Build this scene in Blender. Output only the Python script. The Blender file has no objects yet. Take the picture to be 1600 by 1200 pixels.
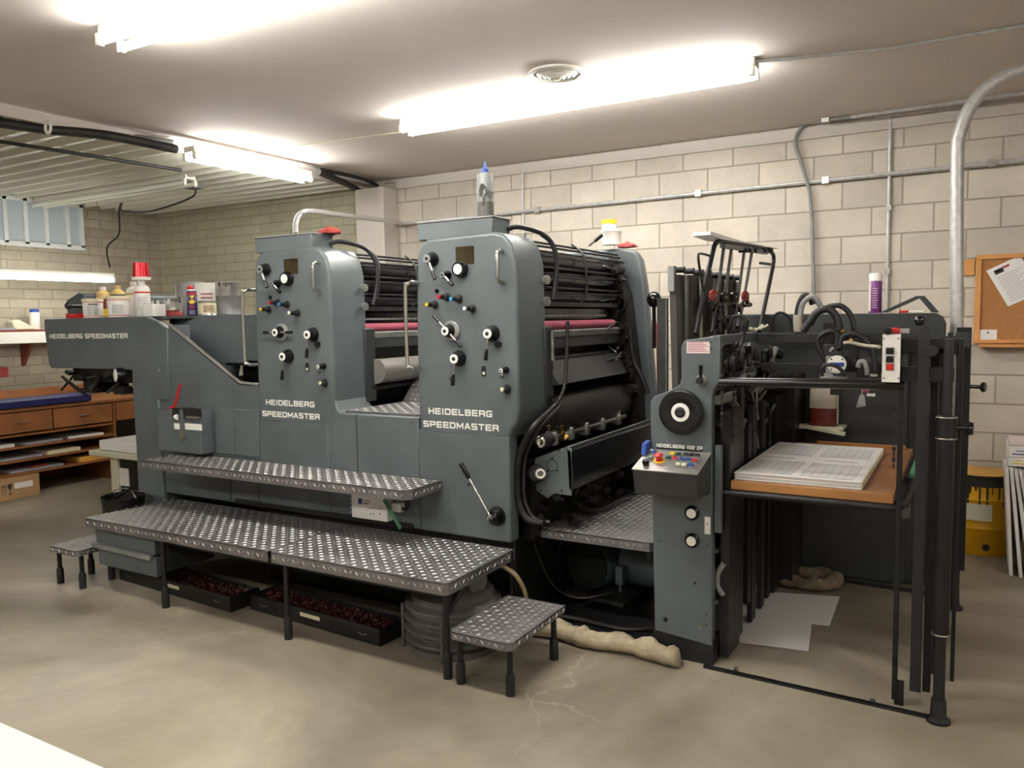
import bpy, bmesh, math, random
from math import radians, sin, cos, pi
from mathutils import Vector, Matrix, Euler
random.seed(7)
# ---------------------------------------------------------------- camera
FPX, YAW, PIT, ROL, HC = 1240.0, radians(30.0), radians(4.65), radians(-0.93), 1.6
_f = Vector((-sin(YAW)*cos(PIT), cos(YAW)*cos(PIT), -sin(PIT)))
_r = _f.cross(Vector((0,0,1))).normalized(); _u = _r.cross(_f)
RI = cos(ROL)*_r + sin(ROL)*_u; UP = -sin(ROL)*_r + cos(ROL)*_u
CAM = Vector((0,0,HC))
cd = bpy.data.cameras.new('camera'); cam = bpy.data.objects.new('camera', cd)
bpy.context.scene.collection.objects.link(cam)
cam.matrix_world = Matrix((( RI.x,UP.x,-_f.x,0),(RI.y,UP.y,-_f.y,0),(RI.z,UP.z,-_f.z,HC),(0,0,0,1)))
cd.sensor_width = 36; cd.lens = FPX/1600*36; cd.clip_start = .05
sc = bpy.context.scene; sc.camera = cam
w = bpy.data.worlds.new('world'); sc.world = w; w.use_nodes = True
w.node_tree.nodes['Background'].inputs[0].default_value = (.9,.92,1,1)
w.node_tree.nodes['Background'].inputs[1].default_value = .0
sc.view_settings.view_transform = 'Standard'; sc.view_settings.look = 'None'
sc.view_settings.exposure = 0.45; sc.view_settings.gamma = 1; sc.view_settings.use_curve_mapping = False
TUBE = 54.0      # fluorescent tube emission
# measuring helpers: the point of a world plane seen at a photo pixel
def _ray(px,py): return RI*((px-800)/FPX) - UP*((py-600)/FPX) + _f
def PX(px,py,x): d=_ray(px,py); return CAM+d*((x-CAM.x)/d.x)
def PY(px,py,y): d=_ray(px,py); return CAM+d*((y-CAM.y)/d.y)
def PZ(px,py,z): d=_ray(px,py); return CAM+d*((z-CAM.z)/d.z)
# ---------------------------------------------------------------- materials
MATS = {}
def mat(name, col, rough=.5, metal=0, var=None, bump=None, emit=None, trans=0, col2=None, spec=.5, alpha=1):
    m = bpy.data.materials.new(name); m.use_nodes = True; nt = m.node_tree; b = nt.nodes['Principled BSDF']
    b.inputs['Base Color'].default_value = (*col,1); b.inputs['Roughness'].default_value = rough
    b.inputs['Metallic'].default_value = metal; b.inputs['Specular IOR Level'].default_value = spec
    if trans: b.inputs['Transmission Weight'].default_value = trans
    if alpha<1: b.inputs['Alpha'].default_value = alpha
    tc = nt.nodes.new('ShaderNodeTexCoord')
    if var:
        s, a = var; n = nt.nodes.new('ShaderNodeTexNoise'); n.inputs['Scale'].default_value = s; n.inputs['Detail'].default_value = 5
        nt.links.new(tc.outputs['Object'], n.inputs['Vector'])
        r = nt.nodes.new('ShaderNodeValToRGB'); r.color_ramp.elements[0].position=.3; r.color_ramp.elements[1].position=.7
        c2 = col2 or tuple(min(1,c*(1+a)) for c in col); c1 = col if col2 else tuple(c*(1-a) for c in col)
        r.color_ramp.elements[0].color=(*c1,1); r.color_ramp.elements[1].color=(*c2,1)
        nt.links.new(n.outputs['Fac'], r.inputs['Fac']); nt.links.new(r.outputs['Color'], b.inputs['Base Color'])
    if bump:
        s, a = bump; n = nt.nodes.new('ShaderNodeTexNoise'); n.inputs['Scale'].default_value = s; n.inputs['Detail'].default_value = 4
        nt.links.new(tc.outputs['Object'], n.inputs['Vector'])
        bp = nt.nodes.new('ShaderNodeBump'); bp.inputs['Strength'].default_value = a; bp.inputs['Distance'].default_value = .01
        nt.links.new(n.outputs['Fac'], bp.inputs['Height']); nt.links.new(bp.outputs['Normal'], b.inputs['Normal'])
    if emit:
        b.inputs['Emission Color'].default_value=(*emit[0],1); b.inputs['Emission Strength'].default_value=emit[1]
    MATS[name]=m; return m
def G(v): return ((v/255+.055)/1.055)**2.4 if v>10 else v/3294
def C(r,g,b): return (G(r),G(g),G(b))
mat('press_paint', C(86,93,96), .36, 0, (3,.16), None)
mat('press_paint_dark', C(46,50,50), .42, 0, (4,.2))
mat('dark_steel', C(36,37,38), .45, .2, (12,.3))
mat('black_steel', C(24,24,26), .4, .2, (10,.3))
mat('black_rubber', C(20,20,22), .5)
mat('black_gloss', C(16,16,18), .18)
mat('roller_black', C(26,27,32), .22)
mat('grease', C(30,29,26), .35, .3, (25,.5), (60,.5))
mat('chrome', C(205,205,200), .2, 1)
mat('steel', C(150,148,142), .38, .9, (20,.15))
mat('plate_steel', C(114,112,112), .40, .35, (5,.25), (40,.12))
mat('lug_steel', C(180,178,176), .36, .65)
mat('galvanized', C(190,190,188), .42, .45, (30,.15))
mat('dull_grey', C(128,130,128), .5, .1, (12,.15))
mat('white_dial', C(240,240,232), .4)
mat('white_paint', C(232,230,222), .5)
mat('letter_white', C(238,238,228), .5)
mat('ivory', C(214,212,186), .5)
mat('red', C(190,28,30), .35)
mat('red_foil', C(190,20,36), .2, .4)
mat('blue', C(36,70,150), .4)
mat('cyan', C(40,140,190), .4)
mat('yellow', C(226,190,20), .4)
mat('green', C(20,60,50), .5)
mat('pink_cloth', C(150,70,88), .8)
mat('rag_red', C(150,60,56), .9, 0, (40,.3), (60,.6))
mat('rag_brown', C(120,60,44), .9, 0, (30,.3))
mat('brass', C(150,120,60), .35, .9)
mat('blade_grey', C(110,112,110), .45, .3, (6,.2))
mat('cylinder_grey', C(130,128,122), .35, .3, (4,.1))
mat('wood', C(160,112,62), .5, 0, (6,.2))
mat('wood_dark', C(130,88,58), .5, 0, (4,.25))
mat('cabinet_wood', C(140,88,46), .5, 0, (5,.25))
mat('cardboard', C(170,136,96), .8, 0, (4,.08))
mat('cork', C(160,110,64), .9, 0, (80,.12))
mat('oak', C(196,138,76), .5, 0, (8,.12))
mat('paper', C(226,224,220), .8)
mat('paper_cream', C(224,216,184), .8)
mat('ink_grey', C(150,152,160), .8)
mat('ink_dark', C(80,84,96), .8)
mat('plastic_clear', C(225,222,206), .25, trans=.5)
mat('plastic_white', C(236,234,226), .35)
mat('oil_amber', C(206,176,110), .3)
mat('liquid_red', C(96,34,22), .25)
mat('jug_plastic', C(176,168,152), .4)
mat('tin', C(190,190,186), .28, .8, (8,.1))
mat('purple', C(112,44,120), .4)
mat('navy', C(30,34,90), .4)
mat('drum_yellow', C(214,160,10), .45, 0, (5,.1))
mat('drum_black', C(30,24,16), .6)
mat('drum_top', C(200,150,70), .5, 0, (6,.3))
mat('fabric_sock', C(158,146,122), .9, 0, (12,.25), (30,.8))
mat('fabric_dirty', C(110,98,76), .9, 0, (12,.4), (30,.8))
mat('ink_chips', C(60,26,20), .25, .2, (60,.8), (90,1))
mat('tray_black', C(22,22,23), .35)
mat('hose_yellow', C(140,126,92), .5)
mat('pump_grey', C(96,96,92), .5, .3, (8,.15), (80,.3))
mat('motor_grey', C(84,94,100), .45, .2, (10,.2))
mat('window_brown', C(48,40,24), .12, 0, (6,.3))
mat('tube_light', (1,1,1), .5, emit=((1,.975,.93),TUBE))
mat('tube_light_rear', (1,1,1), .5, emit=((1,.975,.93),TUBE*.72))
mat('tube_light_dim', (1,1,1), .5, emit=((1,.97,.9),TUBE*.3))  # same tube type, dimmed to spare the wall behind it
mat('tube_off', C(235,240,225), .4)
mat('lamp_white', C(225,222,212), .5)
mat('ceiling_paint', C(216,207,199), .85, 0, (1.2,.02))
mat('trim_white', C(196,190,180), .6)
mat('ceiling_metal', C(222,221,206), .32, 0, (2,.05))
mat('window_panel', C(170,180,186), .5, emit=((.75,.88,1),.04))
mat('window_frame_white', C(222,226,224), .5)
mat('pipe_black', C(34,31,30), .6, 0, (10,.4))
mat('white_laminate', C(240,240,242), .35)
mat('label_white', C(232,228,222), .6)
mat('label_pink', C(226,208,206), .6)
mat('green_strap', C(70,120,90), .7)
mat('blue_plastic', C(36,66,150), .35)
mat('dark_grey', C(60,58,54), .6)
def brick(name, c1, c2, cm, bw, bh, mort, axis='x', zoff=0, xoff=0, bumpd=.006, stain=.12):
    m = bpy.data.materials.new(name); m.use_nodes=True; nt=m.node_tree; b=nt.nodes['Principled BSDF']; L=nt.links.new
    g = nt.nodes.new('ShaderNodeNewGeometry'); s = nt.nodes.new('ShaderNodeSeparateXYZ'); L(g.outputs['Position'], s.inputs[0])
    cx = nt.nodes.new('ShaderNodeCombineXYZ')
    a1 = nt.nodes.new('ShaderNodeMath'); a1.operation='ADD'; a1.inputs[1].default_value=40+xoff
    a2 = nt.nodes.new('ShaderNodeMath'); a2.operation='ADD'; a2.inputs[1].default_value=40-zoff
    L(s.outputs['X' if axis=='x' else 'Y'], a1.inputs[0]); L(s.outputs['Z'], a2.inputs[0]); L(a1.outputs[0], cx.inputs[0]); L(a2.outputs[0], cx.inputs[1])
    t = nt.nodes.new('ShaderNodeTexBrick'); t.inputs['Scale'].default_value=1; t.inputs['Brick Width'].default_value=bw; t.inputs['Row Height'].default_value=bh
    t.inputs['Mortar Size'].default_value=mort; t.inputs['Mortar Smooth'].default_value=.3; t.inputs['Bias'].default_value=0
    t.inputs['Color1'].default_value=(*c1,1); t.inputs['Color2'].default_value=(*c2,1); t.inputs['Mortar'].default_value=(*cm,1); L(cx.outputs[0], t.inputs['Vector'])
    n = nt.nodes.new('ShaderNodeTexNoise'); n.inputs['Scale'].default_value=1.6; n.inputs['Detail'].default_value=8; n.inputs['Roughness'].default_value=.65; L(cx.outputs[0], n.inputs['Vector'])
    r = nt.nodes.new('ShaderNodeMapRange'); r.inputs[1].default_value=.3; r.inputs[2].default_value=.7; r.inputs[3].default_value=1-stain; r.inputs[4].default_value=1+stain; L(n.outputs['Fac'], r.inputs[0])
    mx = nt.nodes.new('ShaderNodeVectorMath'); mx.operation='SCALE'; L(t.outputs['Color'], mx.inputs[0]); L(r.outputs[0], mx.inputs['Scale'])
    n2 = nt.nodes.new('ShaderNodeTexNoise'); n2.inputs['Scale'].default_value=9; n2.inputs['Detail'].default_value=6; n2.inputs['Roughness'].default_value=.7; L(cx.outputs[0], n2.inputs['Vector'])
    r2 = nt.nodes.new('ShaderNodeMapRange'); r2.inputs[1].default_value=.25; r2.inputs[2].default_value=.36; r2.inputs[3].default_value=.72; r2.inputs[4].default_value=1; L(n2.outputs['Fac'], r2.inputs[0])
    mx2 = nt.nodes.new('ShaderNodeVectorMath'); mx2.operation='SCALE'; L(mx.outputs[0], mx2.inputs[0]); L(r2.outputs[0], mx2.inputs['Scale']); L(mx2.outputs[0], b.inputs['Base Color'])
    n3 = nt.nodes.new('ShaderNodeTexNoise'); n3.inputs['Scale'].default_value=45; n3.inputs['Detail'].default_value=5; L(cx.outputs[0], n3.inputs['Vector'])
    ad = nt.nodes.new('ShaderNodeMath'); ad.operation='MULTIPLY_ADD'; ad.inputs[1].default_value=-1; L(t.outputs['Fac'], ad.inputs[0]); L(n3.outputs['Fac'], ad.inputs[2])
    bp = nt.nodes.new('ShaderNodeBump'); bp.inputs['Strength'].default_value=.6; bp.inputs['Distance'].default_value=bumpd; L(ad.outputs[0], bp.inputs['Height']); L(bp.outputs['Normal'], b.inputs['Normal'])
    b.inputs['Roughness'].default_value=.85; MATS[name]=m
brick('block_wall', C(200,191,177), C(182,174,161), C(150,142,130), .4, .2, .0065, 'x', .167, .04, .008, .16)
brick('painted_brick', C(184,180,156), C(174,170,146), C(154,150,128), .3, .1, .006, 'x', .0, 0, .004, .1)
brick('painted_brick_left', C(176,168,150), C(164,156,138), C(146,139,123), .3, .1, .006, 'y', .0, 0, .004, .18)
def floor_mat():
    m = bpy.data.materials.new('concrete'); m.use_nodes=True; nt=m.node_tree; b=nt.nodes['Principled BSDF']; L=nt.links.new
    g = nt.nodes.new('ShaderNodeNewGeometry')
    def noise(s, d=6, dist=0, r=.6):
        n = nt.nodes.new('ShaderNodeTexNoise'); n.inputs['Scale'].default_value=s; n.inputs['Detail'].default_value=d; n.inputs['Distortion'].default_value=dist; n.inputs['Roughness'].default_value=r; L(g.outputs['Position'], n.inputs['Vector']); return n
    n = noise(.55,7,.8); r = nt.nodes.new('ShaderNodeValToRGB'); e=r.color_ramp.elements
    e[0].position=.3; e[0].color=(*C(98,91,78),1); e[1].position=.72; e[1].color=(*C(178,171,154),1)
    x=e.new(.45); x.color=(*C(126,118,102),1); x=e.new(.57); x.color=(*C(150,142,125),1); L(n.outputs['Fac'], r.inputs['Fac'])
    n2 = noise(3.5,8,.4,.7); r2 = nt.nodes.new('ShaderNodeMapRange'); r2.inputs[1].default_value=.3; r2.inputs[2].default_value=.7; r2.inputs[3].default_value=.86; r2.inputs[4].default_value=1.1; L(n2.outputs['Fac'], r2.inputs[0])
    mx = nt.nodes.new('ShaderNodeVectorMath'); mx.operation='SCALE'; L(r.outputs['Color'], mx.inputs[0]); L(r2.outputs[0], mx.inputs['Scale'])
    v = nt.nodes.new('ShaderNodeTexVoronoi'); v.feature='DISTANCE_TO_EDGE'; v.inputs['Scale'].default_value=.55
    nd = noise(2.2,5); ma = nt.nodes.new('ShaderNodeVectorMath'); ma.operation='SCALE'; ma.inputs['Scale'].default_value=.5; L(nd.outputs['Color'], ma.inputs[0])
    vs = nt.nodes.new('ShaderNodeVectorMath'); vs.operation='ADD'; L(ma.outputs[0], vs.inputs[0]); L(g.outputs['Position'], vs.inputs[1]); L(vs.outputs[0], v.inputs['Vector'])
    r3 = nt.nodes.new('ShaderNodeMapRange'); r3.inputs[1].default_value=0; r3.inputs[2].default_value=.006; r3.inputs[3].default_value=1; r3.inputs[4].default_value=0; L(v.outputs['Distance'], r3.inputs[0])
    nm = noise(.8,3); r4 = nt.nodes.new('ShaderNodeMapRange'); r4.inputs[1].default_value=.5; r4.inputs[2].default_value=.6; r4.inputs[3].default_value=0; r4.inputs[4].default_value=.28; L(nm.outputs['Fac'], r4.inputs[0])
    mm = nt.nodes.new('ShaderNodeMath'); mm.operation='MULTIPLY'; L(r3.outputs[0], mm.inputs[0]); L(r4.outputs[0], mm.inputs[1])
    mc = nt.nodes.new('ShaderNodeMix'); mc.data_type='RGBA'; L(mm.outputs[0], mc.inputs['Factor']); L(mx.outputs[0], mc.inputs['A']); mc.inputs['B'].default_value=(*C(200,190,170),1)
    L(mc.outputs['Result'], b.inputs['Base Color'])
    r5 = nt.nodes.new('ShaderNodeMapRange'); r5.inputs[3].default_value=.28; r5.inputs[4].default_value=.62; L(n2.outputs['Fac'], r5.inputs[0]); L(r5.outputs[0], b.inputs['Roughness'])
    bp = nt.nodes.new('ShaderNodeBump'); bp.inputs['Strength'].default_value=.15; bp.inputs['Distance'].default_value=.01; L(n2.outputs['Fac'], bp.inputs['Height']); L(bp.outputs['Normal'], b.inputs['Normal'])
    MATS['concrete']=m
floor_mat()
# ---------------------------------------------------------------- mesh builder
COL = sc.collection; WL = {}
def spline(pts, n=6, closed=False):
    P=[Vector(p) for p in pts]; out=[]; N=len(P)
    for i in range(N if closed else N-1):
        p0=P[(i-1)%N] if closed or i>0 else P[0]; p1=P[i]; p2=P[(i+1)%N]; p3=P[(i+2)%N] if closed or i+2<N else P[-1]
        for k in range(n):
            t=k/n; out.append(.5*((2*p1)+(-p0+p2)*t+(2*p0-5*p1+4*p2-p3)*t*t+(-p0+3*p1-3*p2+p3)*t**3))
    if not closed: out.append(P[-1])
    return out
class MB:
    def __init__(s): s.v=[]; s.f=[]; s.lug=set()
    def add(s, vs, fs, M=None):
        o=len(s.v)
        for v in vs: s.v.append(M@Vector(v) if M else Vector(v))
        for f in fs: s.f.append([o+i for i in f])
        return s
    def box(s,x0,x1,y0,y1,z0,z1,M=None):
        return s.add([(x,y,z) for z in (z0,z1) for y in (y0,y1) for x in (x0,x1)], [(0,1,3,2),(4,6,7,5),(0,4,5,1),(2,3,7,6),(0,2,6,4),(1,5,7,3)],M)
    def obox(s,c,size,rot=(0,0,0)):
        M=Matrix.Translation(c)@Euler(rot).to_matrix().to_4x4(); a,b,d=[q/2 for q in size]; return s.box(-a,a,-b,b,-d,d,M)
    def beam(s,p0,p1,w,h,up=(0,0,1)):
        p0=Vector(p0);p1=Vector(p1);d=(p1-p0);L=d.length;d.normalize();u=Vector(up); x=d.cross(u)
        if x.length<1e-3: x=d.cross(Vector((1,0,0)))
        x.normalize();u=x.cross(d);M=Matrix(((d.x,x.x,u.x,p0.x),(d.y,x.y,u.y,p0.y),(d.z,x.z,u.z,p0.z),(0,0,0,1)))
        return s.box(0,L,-w/2,w/2,-h/2,h/2,M)
    def loft(s,rings,cap=True,closed=False):
        n=len(rings[0]);o=len(s.v)
        for r in rings: s.v+= [Vector(p) for p in r]
        R=len(rings)
        for i in range(R if closed else R-1):
            a=o+i*n;b=o+((i+1)%R)*n
            for k in range(n): s.f.append([a+k,a+(k+1)%n,b+(k+1)%n,b+k])
        if cap and not closed: s.f.append([o+k for k in range(n)][::-1]); s.f.append([o+(R-1)*n+k for k in range(n)])
        return s
    def tube(s,pts,r,n=10,closed=False,cap=True):
        P=[Vector(p) for p in pts]; rings=[]; N=len(P); last=None
        for i,p in enumerate(P):
            a=P[(i-1)%N] if closed or i else P[0]; b=P[(i+1)%N] if closed or i<N-1 else P[-1]
            t=(b-a).normalized() if (b-a).length>1e-9 else Vector((0,0,1))
            if last is None: last=t.orthogonal().normalized()
            x=(last-t*last.dot(t)); x=x.normalized() if x.length>1e-6 else t.orthogonal().normalized(); last=x; y=t.cross(x)
            rr=r[i] if isinstance(r,(list,tuple)) else r
            rings.append([p+rr*(x*cos(2*pi*k/n)+y*sin(2*pi*k/n)) for k in range(n)])
        return s.loft(rings,cap,closed)
    def cyl(s,p0,p1,r,r1=None,n=20): return s.tube([p0,p1],[r,r if r1 is None else r1],n)
    def lathe(s,prof,o=(0,0,0),ax=(0,0,1),n=24):
        o=Vector(o);ax=Vector(ax).normalized();x=ax.orthogonal().normalized();y=ax.cross(x);rings=[]
        for r,h in prof: rings.append([o+ax*h+max(r,1e-5)*(x*cos(2*pi*k/n)+y*sin(2*pi*k/n)) for k in range(n)])
        return s.loft(rings)
    def prism(s,poly,ax,a,b):
        if ax=='y': f=lambda p,q:(p[0],q,p[1])
        elif ax=='x': f=lambda p,q:(q,p[0],p[1])
        else: f=lambda p,q:(p[0],p[1],q)
        return s.loft([[f(p,a) for p in poly],[f(p,b) for p in poly]])
    def sphere(s,c,r,sc3=(1,1,1),n=14,m=8):
        c=Vector(c); return s.loft([[c+Vector((r*sc3[0]*sin(pi*(j+.02)/(m+.04))*cos(2*pi*k/n), r*sc3[1]*sin(pi*(j+.02)/(m+.04))*sin(2*pi*k/n), -r*sc3[2]*cos(pi*(j+.02)/(m+.04)))) for k in range(n)] for j in range(m+1)])
    def ring(s,c,ax,R,r,n=24,m=8):
        ax=Vector(ax).normalized();x=ax.orthogonal().normalized();y=ax.cross(x);c=Vector(c)
        return s.tube([c+R*(x*cos(2*pi*k/n)+y*sin(2*pi*k/n)) for k in range(n)],r,m,closed=True)
    def build(s,name,m,parent=None,bevel=0,smooth=True,seg=2,ang=35,**tags):
        vs=s.v
        if parent is not None: off=WL[parent.name]
        else:
            xs=[v.x for v in vs];ys=[v.y for v in vs];zs=[v.z for v in vs]; off=Vector(((min(xs)+max(xs))/2,(min(ys)+max(ys))/2,min(zs)))
        me=bpy.data.meshes.new(name); me.from_pydata([tuple(v-off) for v in vs],[],s.f); me.materials.append(MATS[m] if isinstance(m,str) else m)
        if s.lug:
            me.materials.append(MATS['lug_steel'])
            for i in s.lug: me.polygons[i].material_index=1
        bm=bmesh.new(); bm.from_mesh(me); bmesh.ops.recalc_face_normals(bm,faces=bm.faces); bm.to_mesh(me); bm.free()
        o=bpy.data.objects.new(name,me); COL.objects.link(o)
        if parent is not None: o.parent=parent; WL[o.name]=off
        else: o.location=off; WL[o.name]=off
        if smooth:
            me.polygons.foreach_set('use_smooth',[True]*len(me.polygons)); me.set_sharp_from_angle(angle=radians(ang))
        if bevel:
            b=o.modifiers.new('bevel','BEVEL'); b.width=bevel; b.segments=seg; b.limit_method='ANGLE'; b.angle_limit=radians(40)
        for k,v in tags.items(): o[k]=v
        return o
def thing(name,label,cat,loc,group=None):
    o=bpy.data.objects.new(name,None); COL.objects.link(o); o.location=loc; o.empty_display_size=.05; WL[o.name]=Vector(loc)
    o['label']=label; o['category']=cat
    if group: o['group']=group
    return o
def tag(o,label,cat,group=None,kind=None):
    o['label']=label;o['category']=cat
    if group:o['group']=group
    if kind:o['kind']=kind
    return o
def struct(name,mb,m,**k): 
    o=mb.build(name,m,**k); o['kind']='structure'; return o
def copy_tree(root,loc,label=None):
    r=root.copy(); COL.objects.link(r); r.location=loc; WL[r.name]=Vector(loc)
    if label: r['label']=label
    def rec(a,b):
        for ch in a.children:
            c=ch.copy(); COL.objects.link(c); c.parent=b; WL[c.name]=WL[b.name]; rec(ch,c)
    rec(root,r); return r
def text(s,w,h,M,m,parent,name='lettering',depth=.0015,bold=.012):
    """lettering w wide, h high; M maps local x (along), y (up), z (out) from its lower left corner"""
    c=bpy.data.curves.new(name,'FONT'); c.body=s; c.size=1; c.extrude=0; c.offset=bold; c.resolution_u=3
    t=bpy.data.objects.new('t',c); COL.objects.link(t); dg=bpy.context.evaluated_depsgraph_get(); dg.update()
    me=bpy.data.meshes.new_from_object(t.evaluated_get(dg)); bpy.data.objects.remove(t)
    xs=[v.co.x for v in me.vertices];ys=[v.co.y for v in me.vertices]; x0,x1,y0,y1=min(xs),max(xs),min(ys),max(ys)
    mb=MB(); mb.add([((v.co.x-x0)/(x1-x0)*w,(v.co.y-y0)/(y1-y0)*h,depth) for v in me.vertices],[list(p.vertices) for p in me.polygons],M)
    return mb.build(name,m,parent,smooth=False)
def MXZ(x,y,z,rot=0):   # face towards -Y (turned about Z by rot)
    return Matrix.Translation((x,y,z))@Matrix.Rotation(rot,4,'Z')@Matrix.Rotation(pi/2,4,'X')
def lug(mb,c,u,v,n,L=.0135,W=.0042,h=.0028):
    c=Vector(c);u=Vector(u);v=Vector(v);n=Vector(n)
    k=len(mb.f); mb.lug.update(range(k,k+4)); mb.add([c-u*L,c-v*W,c+u*L,c+v*W,c-u*L*.45+n*h,c+u*L*.45+n*h],[(0,1,5,4),(1,2,5),(2,3,4,5),(3,0,4)])
def diamond(mb,o,U,V,N,lu,lv,p=.034,**k):
    o=Vector(o);U=Vector(U).normalized();V=Vector(V).normalized();N=Vector(N)
    a=(U+V).normalized();b=(U-V).normalized(); nu=int(lu/p);nv=max(1,int(lv/p))
    for i in range(nu):
        for j in range(nv):
            c=o+U*((i+.5)*lu/nu)+V*((j+.5)*lv/nv)
            if (i+j)%2: lug(mb,c,a,b,N,**k)
            else: lug(mb,c,b,a,N,**k)
def treadplate(x0,x1,y0,y1,z,drop=.05,right=True,left=True,cut=None):
    mb=MB(); t=.004
    c=.02
    poly=[(x0+c,y0),(x1-c,y0),(x1,y0+c),(x1,y1),(x0,y1),(x0,y0+c)] if cut is None else cut
    n=len(poly)
    mb.prism(poly,'z',z-t,z)
    # turned down edges
    for i in range(n):
        p,q=poly[i],poly[(i+1)%n]
        if abs(p[1]-y1)<1e-6 and abs(q[1]-y1)<1e-6: continue
        if not right and abs(p[0]-x1)<1e-6 and abs(q[0]-x1)<1e-6: continue
        mb.loft([[(p[0],p[1],z-drop),(q[0],q[1],z-drop),(q[0],q[1],z),(p[0],p[1],z)],
                 [(p[0]*.998+x0*.001+x1*.001,p[1]+.003,z-drop),(q[0]*.998+x0*.001+x1*.001,q[1]+.003,z-drop),(q[0],q[1]+.003,z-.001),(p[0],p[1]+.003,z-.001)]])
    diamond(mb,(x0+.01,y0+.01,z),(1,0,0),(0,1,0),(0,0,1),x1-x0-.02,y1-y0-.02)
    diamond(mb,(x0+c,y0,z-drop),(1,0,0),(0,0,1),(0,-1,0),x1-x0-2*c,drop)
    if right: diamond(mb,(x1,y0+c,z-drop),(0,1,0),(0,0,1),(1,0,0),y1-y0-c,drop)
    return mb

STROKES={'H':[[(0,0),(0,1)],[(1,0),(1,1)],[(0,.5),(1,.5)]],'E':[[(1,0),(0,0),(0,1),(1,1)],[(0,.5),(.92,.5)]],'I':[[(.5,0),(.5,1)]],
'D':[[(0,0),(0,1),(.8,1),(1,.8),(1,.2),(.8,0),(0,0)]],'L':[[(0,1),(0,0),(1,0)]],'B':[[(0,0),(0,1),(.85,1),(.96,.88),(.96,.62),(.86,.52),(0,.52)],[(.86,.52),(1,.4),(1,.12),(.88,0),(0,0)]],
'R':[[(0,0),(0,1),(.88,1),(1,.88),(1,.6),(.88,.46),(0,.46)],[(.7,.46),(1,.2),(1,0)]],'G':[[(1,1),(.85,1),(.15,1),(0,.85),(0,.15),(.15,0),(1,0),(1,.45),(.55,.45)]],
'S':[[(1,1),(.1,1),(0,.92),(0,.58),(.1,.5),(.9,.5),(1,.42),(1,.08),(.9,0),(0,0)]],'P':[[(0,0),(0,1),(.88,1),(1,.88),(1,.54),(.88,.42),(0,.42)]],
'M':[[(0,0),(0,1),(.5,.25),(1,1),(1,0)]],'A':[[(0,0),(.42,1),(.58,1),(1,0)],[(.17,.3),(.83,.3)]],'T':[[(0,1),(1,1)],[(.5,1),(.5,0)]],
'1':[[(.15,.75),(.6,1),(.6,0)]],'0':[[(.15,0),(0,.15),(0,.85),(.15,1),(.85,1),(1,.85),(1,.15),(.85,0),(.15,0)]],'2':[[(0,.8),(.1,1),(.9,1),(1,.88),(1,.62),(.9,.5),(.1,.42),(0,.3),(0,0),(1,0)]],'Z':[[(0,1),(1,1),(0,0),(1,0)]]}
def sign(s_,w,h,M,m,parent,th=.215,name='lettering',z=.0012):
    """bold extended capitals, w wide and h high"""
    wt={'I':.34,'M':1.18,' ':.45,'1':.6,'L':.9}; sp=.2; tot=sum(wt.get(c,1) for c in s_)+sp*(len(s_)-1); u=w/tot; x=0; mb=MB(); t=th*h
    for c in s_:
        cw=wt.get(c,1)*u
        for pl in STROKES.get(c,[]):
            P=[Vector((x+t/2+a*(cw-t),t/2+b*(h-t),z)) for a,b in pl]
            for p,q in zip(P[:-1],P[1:]):
                d=(q-p).normalized(); n=Vector((-d.y,d.x,0))*t/2; e=d*t*.42; o=Vector((0,0,z))
                kz=Vector((0,0,.00004*(len(mb.f)//6%9))); vs=[p-e-n+kz,q+e-n+kz,q+e+n+kz,p-e+n+kz]; mb.add([v-o-kz for v in vs]+vs,[(3,2,1,0),(4,5,6,7),(0,1,5,4),(1,2,6,5),(2,3,7,6),(3,0,4,7)],M)
        x+=cw+sp*u
    return mb.build(name,m,parent,smooth=False)
# ---------------------------------------------------------------- the room
YB=6.35; XL=-8.6; ZC=3.0; XE=-5.3
struct('floor',MB().box(XL-.2,4,-4,YB+.2,-.1,0),'concrete')
struct('wall_back',MB().box(-5.1,4,YB,YB+.1,0,ZC),'block_wall')
struct('wall_back_left',MB().box(XL-.1,-5.1,YB,YB+.1,0,ZC),'painted_brick')
struct('wall_left',MB().box(XL-.1,XL,-4,YB,0,ZC),'painted_brick_left')
struct('wall_right',MB().box(4,4.1,-4,YB+.1,0,ZC),'block_wall')
struct('wall_front',MB().box(XL-.1,4.1,-4.1,-4,0,ZC),'trim_white')
struct('ceiling',MB().box(XE,4.1,-4.1,YB+.1,ZC,ZC+.08),'ceiling_paint')
mb=MB(); poly=[]; y=-4.0
while y<YB:
    poly+=[(y,2.965),(y+.09,2.965),(y+.105,2.925),(y+.135,2.925),(y+.15,2.965),(y+.17,2.965),(y+.178,2.955),(y+.186,2.965)]; y+=.19
mb.loft([[(XL,a,b) for a,b in poly]+[(XL,YB,2.97),(XL,YB,3.05),(XL,-4,3.05)],[(XE,a,b) for a,b in poly]+[(XE,YB,2.97),(XE,YB,3.05),(XE,-4,3.05)]],cap=False)
struct('ceiling_left',mb,'ceiling_metal',smooth=False)
struct('trim_1',MB().box(-4.94,4,YB-.03,YB,2.9,2.985),'trim_white')
struct('trim_2',MB().box(-5.29,-4.94,6.13,YB,0,2.9),'trim_white',bevel=.006)
struct('trim_3',MB().box(XE-.02,XE+.02,-4,YB,2.925,3.0),'ceiling_paint')
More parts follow.
